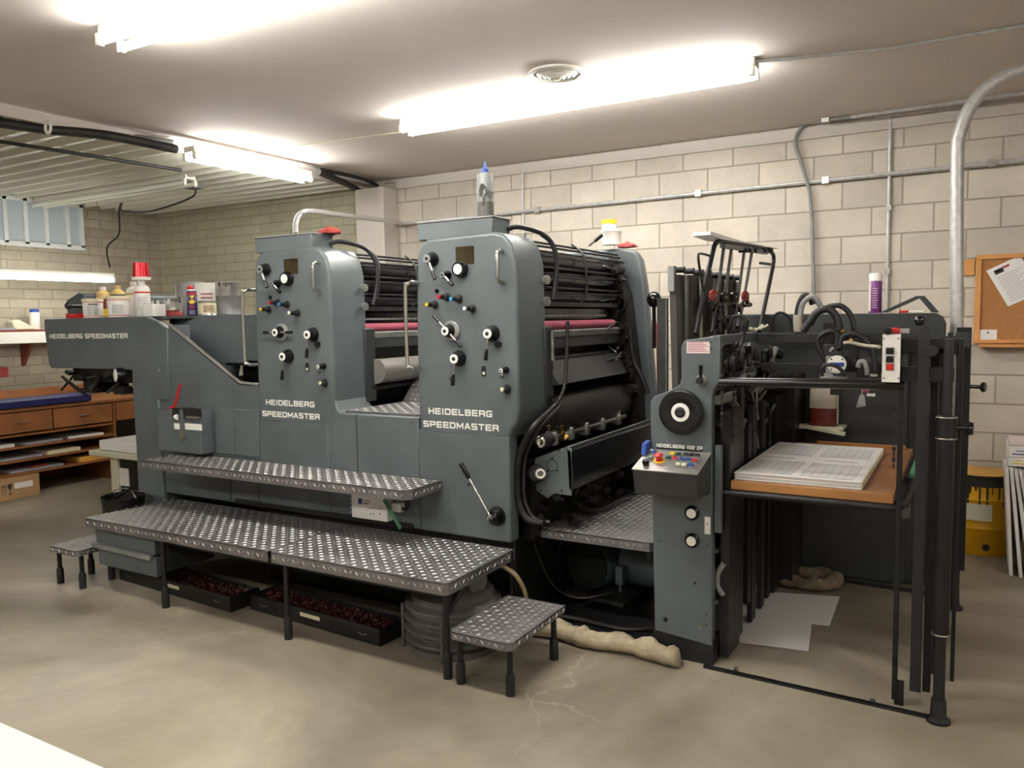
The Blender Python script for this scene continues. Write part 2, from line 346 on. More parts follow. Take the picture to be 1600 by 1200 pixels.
# high window of translucent panels on the far wall
y1=PX(128,340,-8.57).y; z0,z1=2.47,2.94
w1=struct('window_1',MB().box(XL,XL+.02,2.6,y1,z0,z1),'window_panel')
mb=MB(); yy=[PX(p,350,-8.57).y for p in (8,40,72,105,127)]
dy=yy[1]-yy[0]
for q in yy+[yy[0]-dy*k for k in range(1,7)]: mb.box(XL+.02,XL+.045,q-.02,q+.02,z0,z1)
mb.box(XL+.02,XL+.045,2.6,y1+.01,z1-.03,z1+.01).box(XL+.02,XL+.045,2.6,y1+.01,z0-.03,z0+.02)
mb.build('window_frame','window_frame_white',w1)
# ---------------------------------------------------------------- fluorescent strips
def strip(name,label,c,L,ax,z,lit='tube_light',group='fluorescent strip lights',hang=0,wid=.11):
    t=thing(name,label,'ceiling light',(c[0],c[1],z),group)
    A=Matrix.Translation((c[0],c[1],z)) @ Matrix.Rotation(0 if ax=='x' else pi/2,4,'Z')
    h=L/2
    MB().add([(-h,-wid/2,-.0),(h,-wid/2,0),(h,wid/2,0),(-h,wid/2,0),(-h,-wid/2,-.045),(h,-wid/2,-.045),(h,wid/2,-.045),(-h,wid/2,-.045)],[(0,1,2,3),(4,7,6,5),(0,4,5,1),(1,5,6,2),(2,6,7,3),(3,7,4,0)],A).build('housing','lamp_white',t,bevel=.006)
    for s in (-1,1):
        mb=MB(); mb.cyl(A@Vector((-h+.03,s*.055,-.078)),A@Vector((h-.03,s*.055,-.078)),.019,n=12); mb.build('tube',lit or 'tube_off',t)
        for e in (-1,1):
            MB().box(e*(h-.014)-.012,e*(h-.014)+.012,s*.055-.014,s*.055+.014,-.1,-.045,A).build('lamp_holder','lamp_white',t)
    if hang:
        for e in (-1,1): MB().cyl(A@Vector((e*h*.8,0,0)),A@Vector((e*h*.8,0,hang)),.003,n=6).build('hanging_chain','steel',t)
    return t
strip('strip_light','long double fluorescent strip light on the ceiling at the upper left, nearest the camera',(-2.33,2.41),2.46,'x',3.0)
strip('strip_light','long double fluorescent strip light on the ceiling beside the round air vent',(-2.26,4.56),2.42,'x',3.0)
strip('strip_light','short lit fluorescent strip hanging at the edge between smooth and ribbed ceiling',(-5.10,4.67),1.24,'y',2.93,hang=.07)
strip('strip_light','lit fluorescent strip hung low on cords in front of the far left wall',(-7.95,4.65),1.24,'y',2.16,lit='tube_light_dim',hang=.77)
strip('strip_light','unlit fluorescent strip under the ribbed metal ceiling at the far left',(-7.35,4.88),2.44,'x',2.95,lit=None)
# strips of the same room behind and beside the camera
for x,y in ((-2.3,-.9),(2.2,-.9),(2.6,2.4),(-5.6,-.5)):
    strip('strip_light','long double fluorescent strip light behind the camera',(x,y),2.44,'x',3.0 if x>-5 else 2.93,lit='tube_light_rear',group='strip lights behind the camera')
# ceiling vent
t=thing('ceiling_vent','round white ceiling air vent of stepped rings beside the strip light','vent',(-2.086,4.183,3.0))
MB().lathe([(.165,0),(.165,.012),(.14,.016),(.135,0)],(-2.086,4.183,3.0),(0,0,-1),36).build('outer_ring','lamp_white',t)
for i,(r,d) in enumerate(((.118,.006),(.088,.014),(.058,.022))):
    MB().lathe([(r,d),(r-.02,d+.014),(r-.024,d+.012),(r-.004,d-.002)],(-2.086,4.183,3.0),(0,0,-1),32).build('louvre_ring','lamp_white',t)
MB().lathe([(0,.0),(.13,.0),(.13,.003),(0,.003)],(-2.086,4.183,3.0),(0,0,-1),32).build('duct_shade','dark_grey',t)  # flat dark disc paints the shade up inside the duct
MB().lathe([(0,.045),(.018,.04),(.026,.03),(.026,.0),(0,.0)],(-2.086,4.183,3.0),(0,0,-1),20).build('centre_cone','ivory',t)
# ---------------------------------------------------------------- conduits
def pipe(name,label,pts,r,m,cat='pipe',n=10,group=None,clips=None,cm='steel'):
    o=MB().tube(pts,r,n).build(name,m); tag(o,label,cat,group)
    for c in clips or []: MB().box(c[0]-r*1.5,c[0]+r*1.5,c[1]-r*1.4,c[1]+r*1.2,c[2]-r*1.5,c[2]+r*1.5).build('clip',cm,o)
    return o
pipe('wall_conduit','long horizontal galvanized conduit crossing the block wall',[(-4.9,6.31,2.552),(4,6.31,2.62)],.016,'galvanized','conduit',clips=[(-3.35,6.31,2.564),(-1.9,6.31,2.575),(-.95,6.31,2.583),(.1,6.31,2.591)])
def vconduit(px,z0,z1,label,r=.012,m='galvanized'):
    p=PY(px,400,6.325); return pipe('wall_conduit',label,[(p.x,6.327,z0),(p.x,6.327,z1)],r,m,'conduit',group=None,clips=[(p.x,6.33,1.9),(p.x,6.33,2.35)])
vconduit(818,1.2,2.99,'thin upright conduit on the block wall behind the taller dark printing unit')
vconduit(1387,1.3,2.99,'upright galvanized conduit on the block wall behind the purple spray can')
q=[PY(a,b,6.29) for a,b in ((1272,470),(1270,400),(1266,310),(1254,262),(1243,222),(1252,200),(1272,190))]+[PZ(1290,188,2.985),PZ(1330,183,2.985)]
pipe('flexible_conduit','grey flexible conduit dropping in a curve from the ceiling down the block wall',spline(q,6),.013,'dull_grey','conduit')
p=PZ(1290,188,2.98); tag(MB().obox(p,(.05,.05,.03)).build('junction_box','white_paint'),'small white junction box at the ceiling edge over the flexible conduit','junction box')
pipe('ceiling_conduit','thin conduit on the ceiling running right from the end of the strip light',[(-1.05,4.56,2.985),PZ(1390,76,2.985),PZ(1600,40,2.985),(3.0,PZ(1600,40,2.985).y,2.985)],.009,'galvanized','conduit')
pipe('ceiling_conduit','conduit running along the top of the block wall at the ceiling corner',[PZ(1330,183,2.975),PZ(1600,145,2.975),(3.6,6.3,2.975)],.012,'galvanized','conduit')
q=[PZ(400,236,2.995),PZ(470,227,2.99),PZ(560,215,2.99),PZ(632,206,2.995)]
pipe('loose_wire','thin loose cream wire stapled across the ceiling between two strip lights',spline(q,5),.004,'ivory','wire',n=6)
# bent vent pipe at right
x0=-.07; yp=5.3
tag(MB().tube(spline([(x0+.01,yp,.9),(x0,yp,1.6),(x0-.02,yp,2.45),(x0-.01,yp,2.62),(x0+.05,yp,2.78),(x0+.16,yp,2.88),(x0+.35,yp,2.93),(x0+.9,yp,2.95)],6),.036,18).build('exhaust_pipe','galvanized'),'thick galvanized pipe rising at the right and bending over to the right under the ceiling','pipe')
# bent pipe at the left printing unit reaching the wall conduit
q=[PY(462,366,3.9),PY(462,350,3.95),PY(468,336,4.0),PY(485,330,4.1),PY(540,337,4.7),PY(620,347,5.9),Vector((-4.9,6.3,2.552))]
tag(MB().tube(spline(q,6),.019,12).build('curved_conduit','galvanized'),'bright conduit curving up from the left printing unit over to the block wall','conduit')
# black pipe bundle along the ceiling edge
def edge(px,py,z): return PZ(px,py,z)
pts=[edge(-60,182,2.9),edge(0,192,2.9),edge(80,203,2.9),edge(170,212,2.9),edge(275,233,2.9)]
bd=tag(MB().tube(spline(pts,4),.032,10).build('insulated_pipe','pipe_black'),'black wrapped pipe bundle sagging along the edge of the smooth ceiling at upper left','pipe')
for a,b in ((75,197),):
    p=edge(a,b+2,2.9); MB().ring(p,(0.1,1,0),.036,.01,16,6).build('white_tie','white_paint',bd)
tag(MB().tube([edge(-60,172,2.97),edge(270,222,2.97)],.02,8).build('ceiling_pipe','dull_grey'),'grey pipe fixed along the edge of the smooth ceiling above the black bundle','pipe')
tag(MB().tube(spline([edge(497,268,2.92),edge(530,282,2.92),edge(570,300,2.92),edge(622,318,2.92)],4),.03,10).build('insulated_pipe','pipe_black'),'black wrapped pipe continuing from the hanging strip light to the white pillar','pipe')
tag(MB().tube(spline([edge(500,265,2.96),edge(560,278,2.96),edge(590,290,2.96),edge(610,303,2.95)],4),.018,8).build('ceiling_pipe','pipe_black'),'thin black pipe above the wrapped one near the white pillar','pipe')
pipe('ceiling_conduit','dark thin conduit crossing under the ribbed ceiling at the far left',[PZ(-40,215,2.9),PZ(140,243,2.9),PZ(283,266,2.9)],.014,'pipe_black','conduit')
p=PZ(303,291,2.9); jb=tag(MB().obox(p,(.12,.12,.05)).build('junction_box','dull_grey'),'grey round junction box under the ribbed ceiling with a black cable','junction box')
q=[p,PZ(300,303,2.88)+Vector((0,0,-.03)),Vector((-7.0,5.1,2.72)),Vector((-7.6,5.2,2.78)),PX(190,318,-7.95),PX(186,330,-7.95),PX(186,365,-7.95),PX(170,382,-7.95),PX(167,395,-7.95),PX(172,418,-7.95)]
tag(MB().tube(spline(q,6),.009,8).build('power_cable','black_rubber'),'black cord looping down from the ribbed ceiling to the low hanging strip light','cord')
# ---------------------------------------------------------------- printing units
YF=3.4
def fpt(px,py,y=YF): p=PY(px,py,y); return p.x,p.z
def lever_knob(t,x,z,R,ang,Lv,name='lever_knob',dial=True):
    y=YF
    k=MB().lathe([(R*1.05,0),(R*1.05,.008),(R*.95,.02),(R*.66,.038),(R*.64,.05),(0,.05)],(x,y,z),(0,-1,0),28).build(name,'black_gloss',t)
    MB().lathe([(R*.6,.0501),(R*.6,.054),(R*.3,.055),(0,.054)],(x,y,z),(0,-1,0),24).build('dial_face','white_dial' if dial else 'dull_grey',k)
    MB().lathe([(R*.26,.055),(R*.24,.058),(0,.058)],(x,y,z),(0,-1,0),16).build('hub','black_rubber',k)
    if Lv:
        d=Vector((sin(ang),0,-cos(ang))); s=Vector((x,y-.043,z))+d*R*.5; m=s+d*Lv*.5; e=s+d*Lv
        MB().tube([s,m],.006,10).build('lever_rod','chrome',k)
        MB().tube([m,m+d*Lv*.15,e-d*.004,e],[.006,.0095,.0105,.006],12).build('lever_grip','black_gloss',k)
    return k
def small_knob(t,x,z,col,L=.055,r=.016,dx=-.012,dz=.0):
    y=YF; k=MB().lathe([(r*1.35,0),(r*1.35,.006),(r,.008),(r,.022),(r*.72,.025),(r*.72,L),(0,L)],(x,y,z),(dx/L*1.0,-1,dz),18).build('valve_knob','black_rubber',t)
    e=Vector((x,y,z))+Vector((dx/L,-1,dz)).normalized()*L
    MB().lathe([(r*.6,0),(r*.6,.008),(0,.009)],e,(dx/L,-1,dz),16).build('coloured_cap',col,k,label=col.replace('_dial','')+' end cap')
def handle(t,x,z0,z1,out=.07,r=.009,name='handle',dx=0,m='chrome'):
    y=YF; pts=[(x,y+.002,z1),(x,y-out*.75,z1),(x+dx*.5,y-out*.95,z1-.012),(x+dx,y-out,z1-.035),(x+dx,y-out,z0+.035),(x+dx*.5,y-out*.95,z0+.012),(x,y-out*.75,z0),(x,y+.002,z0)]
    MB().tube(spline(pts,3),r,10).build(name,m,t)
def print_unit(dx,label,second):
    t=thing('printing_unit',label,'printing press unit',(-2.25+dx,4.1,.0),'press units')
    X=lambda v:v+dx
    # near side housing
    xr=-1.925
    up=[(-2.54,1.0),(-2.545,1.5),(-2.53,1.93),(-2.51,1.99),(-2.46,2.025),(-2.06,2.035),(-2.0,2.02),(-1.955,1.97),(-1.93,1.88),(xr,1.75),(xr,1.16),(-1.935,1.09),(-1.97,1.05),(-1.985,1.0)]
    MB().prism([(X(a),b) for a,b in up],'y',YF,YF+.30).build('side_housing','press_paint',t,bevel=.018,seg=4)
    MB().prism([(X(a),b) for a,b in ((-2.55,.47),(-1.985,.47),(-1.985,1.02),(-2.55,1.02))],'y',YF+.0005,YF+.09).build('lower_panel','press_paint',t,bevel=.01,seg=3)
    # seam between cover shells
    MB().prism([(X(a)*1.0,b) for a,b in ((xr-.01,1.12),(xr+.012,1.12),(xr+.012,1.56),(xr-.01,1.56))],'y',YF+.27,YF+.36).build('side_cover','press_paint_dark',t,bevel=.006)
    # top box
    tb=MB().prism([(X(-2.525),2.02),(X(-2.07),2.02),(X(-2.068),2.11),(X(-2.532),2.11)],'y',YF+.015,YF+.19).build('top_box','press_paint',t,bevel=.005)
    MB().box(X(-2.537),X(-2.063),YF+.010,YF+.195,2.108,2.116).build('box_lid','dull_grey',tb,bevel=.002)
    # window
    fx=lambda px,py:(fpt(px,py)[0]+dx,fpt(px,py)[1])
    a=fx(712,386);b=fx(741,412)
    MB().box(a[0],b[0],YF-.002,YF+.01,b[1],a[1]).build('inspection_window','window_brown',t)
    # knobs and levers (positions measured on the right hand unit)
    a=fx(676,405); lever_knob(t,a[0],a[1],.036,.38,.10,dial=False)
    a=fx(700,430); lever_knob(t,a[0],a[1],.022,.8,.07,dial=False)
    a=fx(721,421); k=MB().lathe([(.042,0),(.042,.02),(.036,.035),(0,.035)],(a[0],YF,a[1]),(0,-1,0),32).build('round_gauge','black_gloss',t)
    MB().lathe([(.026,.0351),(.026,.037),(0,.037)],(a[0],YF,a[1]),(0,-1,0),28).build('gauge_face','white_dial',k)
    a=fx(683,455); MB().lathe([(.013,-.001),(.013,.004),(.009,.004),(.009,0)],(a[0],YF,a[1]),(0,-1,0),16).build('socket','black_rubber',t)
    for px,py,c in ((699,464,'red'),(718,467,'cyan'),(680,476,'yellow'),(739,482,'white_dial')):
        a=fx(px,py); small_knob(t,a[0],a[1],c)
    a=fx(706,517); d=MB().lathe([(.052,0),(.052,.01),(.047,.014)],(a[0],YF,a[1]),(0,-1,0),32).build('dial_plate','dull_grey',t)
    lk=lever_knob(t,a[0]-.008,a[1],.037,0,0,'adjusting_dial')
    an=.8 if second else -1.57; dd=Vector((sin(an),0,-cos(an)))
    c=Vector((a[0]-.008,YF-.03,a[1]))
    MB().tube([c-dd*.10,c+dd*.10],.006,10).build('cross_bar','steel',lk)
    for s in (-1,1): MB().tube([c+dd*s*.07,c+dd*s*.115],[.008,.0085],10).build('bar_grip','black_gloss',lk)
    a=fx(771,521); lever_knob(t,a[0]-.004,a[1],.04,-.14,.115)
    a2=fx(780,538); MB().cyl((a2[0],YF,a2[1]),(a2[0],YF-.02,a2[1]),.016).build('lock_screw','black_gloss',t)
    a=fx(719,560); lever_knob(t,a[0]-.004,a[1],.04,-.13,.12)
    a=fx(756,580); mb=MB(); mb.prism([(a[0]+.013*cos(q),a[1]+.013*sin(q)+(.014 if sin(q)>0 else -.014)) for q in [k*pi/8 for k in range(16)]],'y',YF-.003,YF+.002); sl=mb.build('slot','black_rubber',t)
    MB().cyl((a[0]+.002,YF-.002,a[1]-.01),(a[0]+.002,YF-.006,a[1]-.01),.008).build('sight_glass','ivory',sl)
    a=fx(791,578); k=lever_knob(t,a[0],a[1],.017,0,.03,'selector_knob')
    a=fx(793,608); small_knob(t,a[0],a[1],'ivory',.03,.018)
    # handles
    a=fx(785,392);b=fx(785,441); handle(t,a[0]-.0,b[1],a[1],.05,.0105,'hand_grip',-.0)
    a=fx(655,441);b=fx(660,578); handle(t,X(-2.52),1.355,1.80,.09,.010,'grab_rail',-.02)
    # lettering
    for s,(pa,pb) in (('HEIDELBERG',((670,648),(769,637))),('SPEEDMASTER',((662,668),(779,654)))):
        a=fx(*pa); b=fx(pb[0],pb[1]); zc=a[1]+.005
        tx=sign(s,b[0]-a[0],.033,MXZ(a[0],YF-.0002,zc),'letter_white',t)
    # inside: core, far frame, rollers running across the machine
    MB().box(X(-2.47),X(-2.06),YF+.3,4.85,.5,1.95).build('black_core','black_steel',t)  # black filler box closes the view, standing in for the dark interior
    MB().prism([(X(a),b) for a,b in ((-2.5,.3),(-1.72,.3),(-1.76,1.1),(-1.82,1.8),(-1.85,1.97),(-1.89,2.03),(-1.97,2.05),(-2.45,2.05))],'y',4.88,4.97).build('far_frame','press_paint',t,bevel=.02,seg=3)
    MB().prism([(X(a),b) for a,b in ((-2.45,.5),(-1.80,.5),(-1.82,1.1),(-1.9,1.75),(-2.0,1.98),(-2.45,1.98))],'y',4.76,4.88).build('inner_side_plate','grease',t,bevel=.01)  # grease tone also paints the shadow on the far frame's inner side
    for z,x,r in ((1.915,-2.015,.045),(1.815,-2.01,.042),(1.715,-2.02,.045),(1.60,-2.06,.05),(1.86,-2.12,.05)):
        MB().cyl((X(x),YF+.3,z),(X(x),4.8,z),r,n=24).build('ink_roller','roller_black',t)
    MB().cyl((X(-2.16),YF+.3,1.62),(X(-2.16),4.8,1.62),.13,n=36).build('plate_cylinder','roller_black',t)
    # finger guard of rods
    g=MB()
    for z,x in ((2.005,-2.0),(1.985,-1.985),(1.955,-1.96),(1.87,-1.945),(1.84,-1.942),(1.765,-1.94),(1.74,-1.94)):
        g.cyl((X(x),YF+.27,z),(X(x),4.86,z),.0065,n=8)
    g.build('guard_rods','black_steel',t)
    MB().tube(spline([(X(-2.02),4.22,2.03),(X(-1.945),4.22,1.96),(X(-1.93),4.22,1.85),(X(-1.93),4.22,1.74),(X(-1.96),4.2,1.69)],4),.007,8).build('guard_strap','dark_steel',t)
    MB().box(X(-1.96),X(-1.93),YF+.3,4.7,1.665,1.69).build('ink_fountain_bar','dark_steel',t)
    MB().box(X(-1.99),X(-1.975),YF+.3,4.65,1.60,1.655).build('ink_blade','roller_black',t)
    mb=MB().box(X(-1.975),X(-1.968),YF+.3,4.6,1.61,1.622); sb=mb.build('scale_bar','blade_grey',t)
    g=MB(); yy=YF+.31
    while yy<4.58: g.box(X(-1.968),X(-1.9665),yy,yy+.006,1.612,1.621); yy+=.024
    g.build('scale_marks','letter_white',sb)
    MB().cyl((X(-1.955),YF+.28,1.565),(X(-1.955),4.66,1.565),.026,n=20).build('water_roller','pink_cloth',t)
    MB().prism([(X(-2.05),1.50),(X(-1.935),1.50),(X(-1.925),1.535),(X(-1.935),1.54),(X(-2.05),1.54)],'y',YF+.3,4.88).build('water_tray','dull_grey' ,t,bevel=.003)
    MB().box(X(-2.04),X(-1.94),YF+.3,4.86,1.44,1.50).build('tray_guard','press_paint_dark',t,bevel=.004)
    # knobs on the inner edge of the side cover
    for z in (1.80,1.69):
        MB().lathe([(.012,-.02),(.012,.0),(.024,.002),(.024,.016),(0,.018)],(X(-1.90),YF+.25,z),(1,-.3,0),20).build('edge_knob','tin',t)
    # cover plate and blanket cylinder below
    if second:
        MB().prism([(X(-2.0),1.38),(X(-1.945),1.375),(X(-1.87),1.25),(X(-1.92),1.245)],'y',YF+.34,4.9).build('slanted_guard','press_paint_dark',t,bevel=.004)
        MB().cyl((X(-1.99),YF+.3,1.385),(X(-1.99),4.85,1.385),.012).build('guard_edge_rod','blade_grey',t)
        MB().cyl((X(-2.02),YF+.3,1.06),(X(-2.02),4.85,1.06),.17,n=36).build('impression_cylinder','black_steel',t)
    else:
        MB().cyl((X(-1.9),YF+.34,1.30),(X(-1.9),4.86,1.30),.075,n=36).build('blanket_cylinder','cylinder_grey',t,label='pale grey cylinder')
        MB().cyl((X(-1.93),YF+.32,1.20),(X(-1.93),4.86,1.20),.02).build('tie_bar','black_steel',t)
    # hoses
    p=[(X(-2.07),YF+.16,2.06),(X(-2.03),YF+.22,2.075),(X(-1.94),YF+.33,2.035),(X(-1.90),YF+.38,1.93),(X(-1.905),YF+.37,1.78),(X(-1.91),YF+.34,1.70)]
    MB().tube(spline(p,5),.013,10).build('hose','black_rubber',t)
    p=[(X(-2.0),YF+.40,2.05),(X(-1.93),YF+.42,1.98),(X(-1.905),YF+.40,1.86),(X(-1.905),YF+.38,1.74)]
    MB().tube(spline(p,5),.009,10).build('hose','black_rubber',t)
    # base under the unit
    MB().box(X(-2.56),X(-1.99) if second else X(-1.35),YF+.05,4.95,0,.47).build('base_frame','black_steel',t,bevel=.006)
    # assorted bolts, cams and linkages on the greasy, shade-toned inner side plate
    rr=random.Random(3 if second else 5)
    for i in range(46):
        g=MB(); z=rr.uniform(1.1,1.95); x=-1.86-.12*(z-1.1)+rr.uniform(-.07,.03); s=rr.uniform(.008,.03)
        if rr.random()<.5: g.cyl((X(x),4.77,z),(X(x),4.77-rr.uniform(.02,.10),z),s,n=10).build('linkage_pin','grease',t)
        else: g.obox((X(x),4.74,z),(s*2.4,.07,s),(0,rr.uniform(0,3),0)).build('linkage_block','grease',t)
    for i in range(9):
        g=MB()
        z=rr.uniform(1.3,1.95); x=-1.87-.12*(z-1.1)+rr.uniform(-.04,.03); a=Vector((X(x),4.68,z)); g.tube([a,a+Vector((rr.uniform(-.06,.06),rr.uniform(-.25,0),rr.uniform(-.05,.05)))],.005,8).build('adjusting_rod','steel',t)
    return t
U1=print_unit(-1.21,'left of the two dark grey printing units, behind the upper step',False)
U2=print_unit(0,'right of the two dark grey printing units, with long diagonal crank lever',True)
# crank lever on the right unit only
a=PY(777,806,YF); b=PY(720,724,YF-.09)
k=MB().lathe([(.05,0),(.05,.008),(.034,.05),(0,.05)],(a.x,YF,a.z),(0,-1,0),28).build('crank_hub','black_gloss',U2)
MB().lathe([(.022,.05),(.02,.07),(0,.07)],(a.x,YF,a.z),(0,-1,0),20).build('crank_cap','chrome',k)
s=Vector((a.x,YF-.06,a.z)); e=b; m=s.lerp(e,.72)
MB().tube([s,m],.0075,12).build('crank_arm','chrome',k); MB().tube([m,m.lerp(e,.15),e],[.0085,.0125,.012],12).build('crank_grip','black_gloss',k)
p=PY(768,812,YF-.09); MB().sphere(p,.016).build('crank_knob','black_gloss',k)
a=PY(733,757,YF); MB().cyl((a.x,YF,a.z),(a.x,YF-.002,a.z),.012).build('plug','press_paint_dark',U2)
a=PY(705,592,YF); MB().cyl((a.x,YF,a.z),(a.x,YF-.002,a.z),.012).build('plug','press_paint_dark',U2)
# box panel joining the two units, with the tread plate in the gap
MB().prism([(-3.2,.47),(-2.551,.47),(-2.551,1.085),(-3.10,1.085),(-3.125,1.11),(-3.15,1.2),(-3.2,1.25)],'y',YF+.006,YF+.30).build('connecting_panel','press_paint',U1,bevel=.008)
MB().box(-2.985,-2.98,YF+.003,YF+.02,.5,1.08).build('panel_seam','dark_grey',U1)
for x in (-2.95,-2.6): MB().cyl((x,YF+.004,1.06),(x,YF+.001,1.06),.008).build('screw','steel',U1)
g=MB(); g.box(-3.1,-2.545,YF+.05,4.8,1.088,1.094); diamond(g,(-3.09,YF+.06,1.094),(1,0,0),(0,1,0),(0,0,1),.54,.5)
g.add([(-3.1,3.98,1.094),(-2.545,3.98,1.094),(-2.545,4.12,1.24),(-3.1,4.12,1.24)],[(0,1,2,3)])
diamond(g,(-3.09,3.97,1.098),(1,0,0),(0,.69,.72),(0,-.72,.69),.54,.19); g.build('gap_tread','plate_steel',U1)
MB().box(-3.3,-2.5,4.3,4.9,.5,1.24).build('inner_block','black_steel',U1)
# ---------------------------------------------------------------- delivery end
D=thing('delivery_unit','low dark grey delivery end of the press at the left, long lettered arm','printing press unit',(-4.9,4.1,0),'press units')
ZD=1.66
arm=[(-5.975,1.66),(-5.985,1.62),(-5.955,1.32),(-5.93,1.295),(-4.97,1.295),(-4.97,1.10),(-4.60,1.10),(-4.57,1.575),(-4.66,1.62),(-4.80,1.66)]
ap=MB().prism(arm,'y',YF,YF+.05).build('arm_panel','press_paint',D,bevel=.008)
a=PY(78,529,YF);b=PY(199,518,YF); sign('HEIDELBERG SPEEDMASTER',b.x-a.x,.034,MXZ(a.x,YF-.0002,a.z),'letter_white',ap)
MB().prism([(-4.97,.08),(-4.70,.08),(-4.70,1.12),(-4.97,1.12)],'y',YF,YF+.5).build('end_column','press_paint',D,bevel=.01)
MB().prism([(-4.97,YF+.05),(-4.71,YF+.05),(-4.60,YF+.195),(-4.97,YF+.4)],'z',1.1,1.6).build('column_head','press_paint',D)
# near skirt with the diagonal edge
sk=[(-4.70,.47),(-3.75,.47),(-3.75,1.22),(-3.93,1.22),(-4.575,1.585),(-4.66,1.585),(-4.70,1.5)]
MB().prism(sk,'y',YF+.012,YF+.05).build('side_skirt','press_paint',D,bevel=.004)
a0=Vector((-4.57,YF+.02,1.60)); a1=Vector((-3.925,YF+.02,1.235)); a2=Vector((-3.76,YF+.02,1.225))
MB().tube([a0,a1,a2],.012,8).build('skirt_edge_trim','steel',D)
MB().box(-4.60,-3.76,YF+.05,YF+.17,1.03,1.215).build('ledge','plate_steel',D)
g=MB().box(-4.05,-3.76,YF+.05,YF+.45,1.212,1.218); diamond(g,(-4.04,YF+.06,1.218),(1,0,0),(0,1,0),(0,0,1),.27,.38); g.build('ledge_tread','plate_steel',D)
# rear guard under the deck, with its dark slot
MB().prism([(-4.8,1.66),(-3.70,1.66),(-3.70,1.36),(-4.05,1.36),(-4.16,1.33),(-4.20,1.2),(-4.9,1.2)],'y',YF+.195,YF+.235).build('rear_guard','press_paint',D,bevel=.004)
MB().box(-4.15,-3.6,YF+.24,4.8,1.2,1.36).build('dark_recess','black_steel',D)
MB().box(-4.17,-3.75,YF+.12,YF+.25,1.335,1.35).build('recess_lip','black_gloss',D)
MB().prism([(-5.96,YF+.05),(-4.70,YF+.05),(-4.55,YF+.2),(-3.75,YF+.2),(-3.75,4.9),(-5.96,4.9)],'z',1.64,ZD).build('deck','press_paint_dark',D,bevel=.004)
MB().box(-5.9,-3.8,4.86,4.93,1.25,ZD).build('far_panel','press_paint',D)
MB().box(-4.9,-3.7,YF+.3,4.9,.1,1.2).build('inner_body','black_steel',D)
MB().prism([(-5.95,ZD),(-5.72,ZD),(-5.72,1.835),(-5.80,1.85),(-5.95,1.80)],'y',3.56,4.9).build('end_hood','press_paint',D,bevel=.01)
p=PX(115,478,-5.72); MB().cyl((-5.72,p.y+.1,p.z),(-5.72,p.y-.03,p.z),.014).sphere((-5.72,p.y-.04,p.z),.026).build('hood_knob','black_gloss',D)
# gear under the arm
g=MB(); rr=random.Random(11)
g.box(-5.75,-5.0,YF+.06,YF+.5,1.20,1.295).box(-5.6,-5.45,YF+.04,YF+.3,1.12,1.22)
for i in range(26):
    x=rr.uniform(-5.8,-4.98); g.obox((x,YF+rr.uniform(.02,.3),rr.uniform(1.12,1.27)),(rr.uniform(.03,.12),rr.uniform(.03,.1),rr.uniform(.015,.05)),(0,rr.uniform(-.5,.5),0))
for i in range(8):
    x=rr.uniform(-5.85,-5.1); g.tube([(x,YF+.1,1.25),(x+rr.uniform(-.12,.05),YF-.02,1.25+rr.uniform(-.12,.0))],.009,8)
g.tube([(-5.82,YF+.02,1.23),(-5.60,YF-.02,1.16),(-5.50,YF,1.10)],.012,8)
g.build('gripper_gear','grease',D)
a=PY(183,586,YF-.02); k=MB().lathe([(.05,-.03),(.052,.0),(.05,.02),(.045,.022)],(a.x+.02,YF-.02,a.z),(-.35,-1,0),30).build('handwheel','black_gloss',D)
MB().lathe([(.045,.0222),(.04,.026),(0,.026)],(a.x+.02,YF-.02,a.z),(-.35,-1,0),30).build('handwheel_face','white_dial',k)
# counter box on the skirt
q0=PY(258,632,YF-.06); bx0=-4.60;bx1=-4.18
cb=MB().box(bx0,bx1,YF-.09,YF+.012,.78,1.055).build('counter_box','press_paint',D,bevel=.006)
def win(px0,py0,px1,py1,name,m,d=.0):
    a=PY(px0,py0,YF-.09);b=PY(px1,py1,YF-.09); return MB().box(a.x,b.x,YF-.0915-d,YF-.085,b.z,a.z).build(name,m,cb)
win(269,637,281,657,'counter_window','black_rubber'); win(286,637,314,657,'counter_window','black_rubber')
a=PY(276,652,YF-.095); MB().cyl((a.x-.01,YF-.094,a.z),(a.x+.012,YF-.094,a.z),.018).build('counter_dial','white_dial',cb)
a=PY(292,652,YF-.095);b=PY(313,652,YF-.095); MB().cyl((a.x,YF-.094,a.z),(b.x,YF-.094,a.z),.011).build('counter_roll','steel',cb)
win(272,661,281,671,'counter_plate','white_dial'); win(289,661,315,673,'counter_plate','white_dial')
a=PY(285,681,YF-.09); MB().lathe([(.026,0),(.026,.006),(.02,.007),(0,.005)],(a.x,YF-.09,a.z),(0,-1,0),24).build('lock','chrome',cb)
g=MB(); rr=random.Random(2)
for i in range(7): g.obox((rr.uniform(-4.42,-4.24),YF-.05,1.063),(.04,.03,.014),(0,0,rr.uniform(0,3)))
o=tag(g.build('metal_scraps','steel'),'small metal bits lying on top of the counter box','scraps')
a=PY(272,628,YF-.05);b=PY(282,601,YF-.05)
o=tag(MB().tube([(a.x-.04,YF-.05,1.062),(a.x,YF-.05,1.065),b],.009,8).build('red_tool','red'),'red bent tool standing up from the counter box at the press end','tool')
for x0,x1,n in ((-4.15,-3.98,'skirt_panel'),(-3.975,-3.76,'skirt_panel')):
    MB().box(x0,x1,YF,YF+.013,.78,1.07).build(n,'press_paint',D,bevel=.004)
MB().cyl((-4.68,YF-.001,1.3),(-4.68,YF+.02,1.3),.01).build('screw','steel',D)
for x in (-4.69,-4.05,-3.80): MB().box(x,x+.006,YF+.009,YF+.02,.48,.74).build('panel_seam','dark_grey',D)
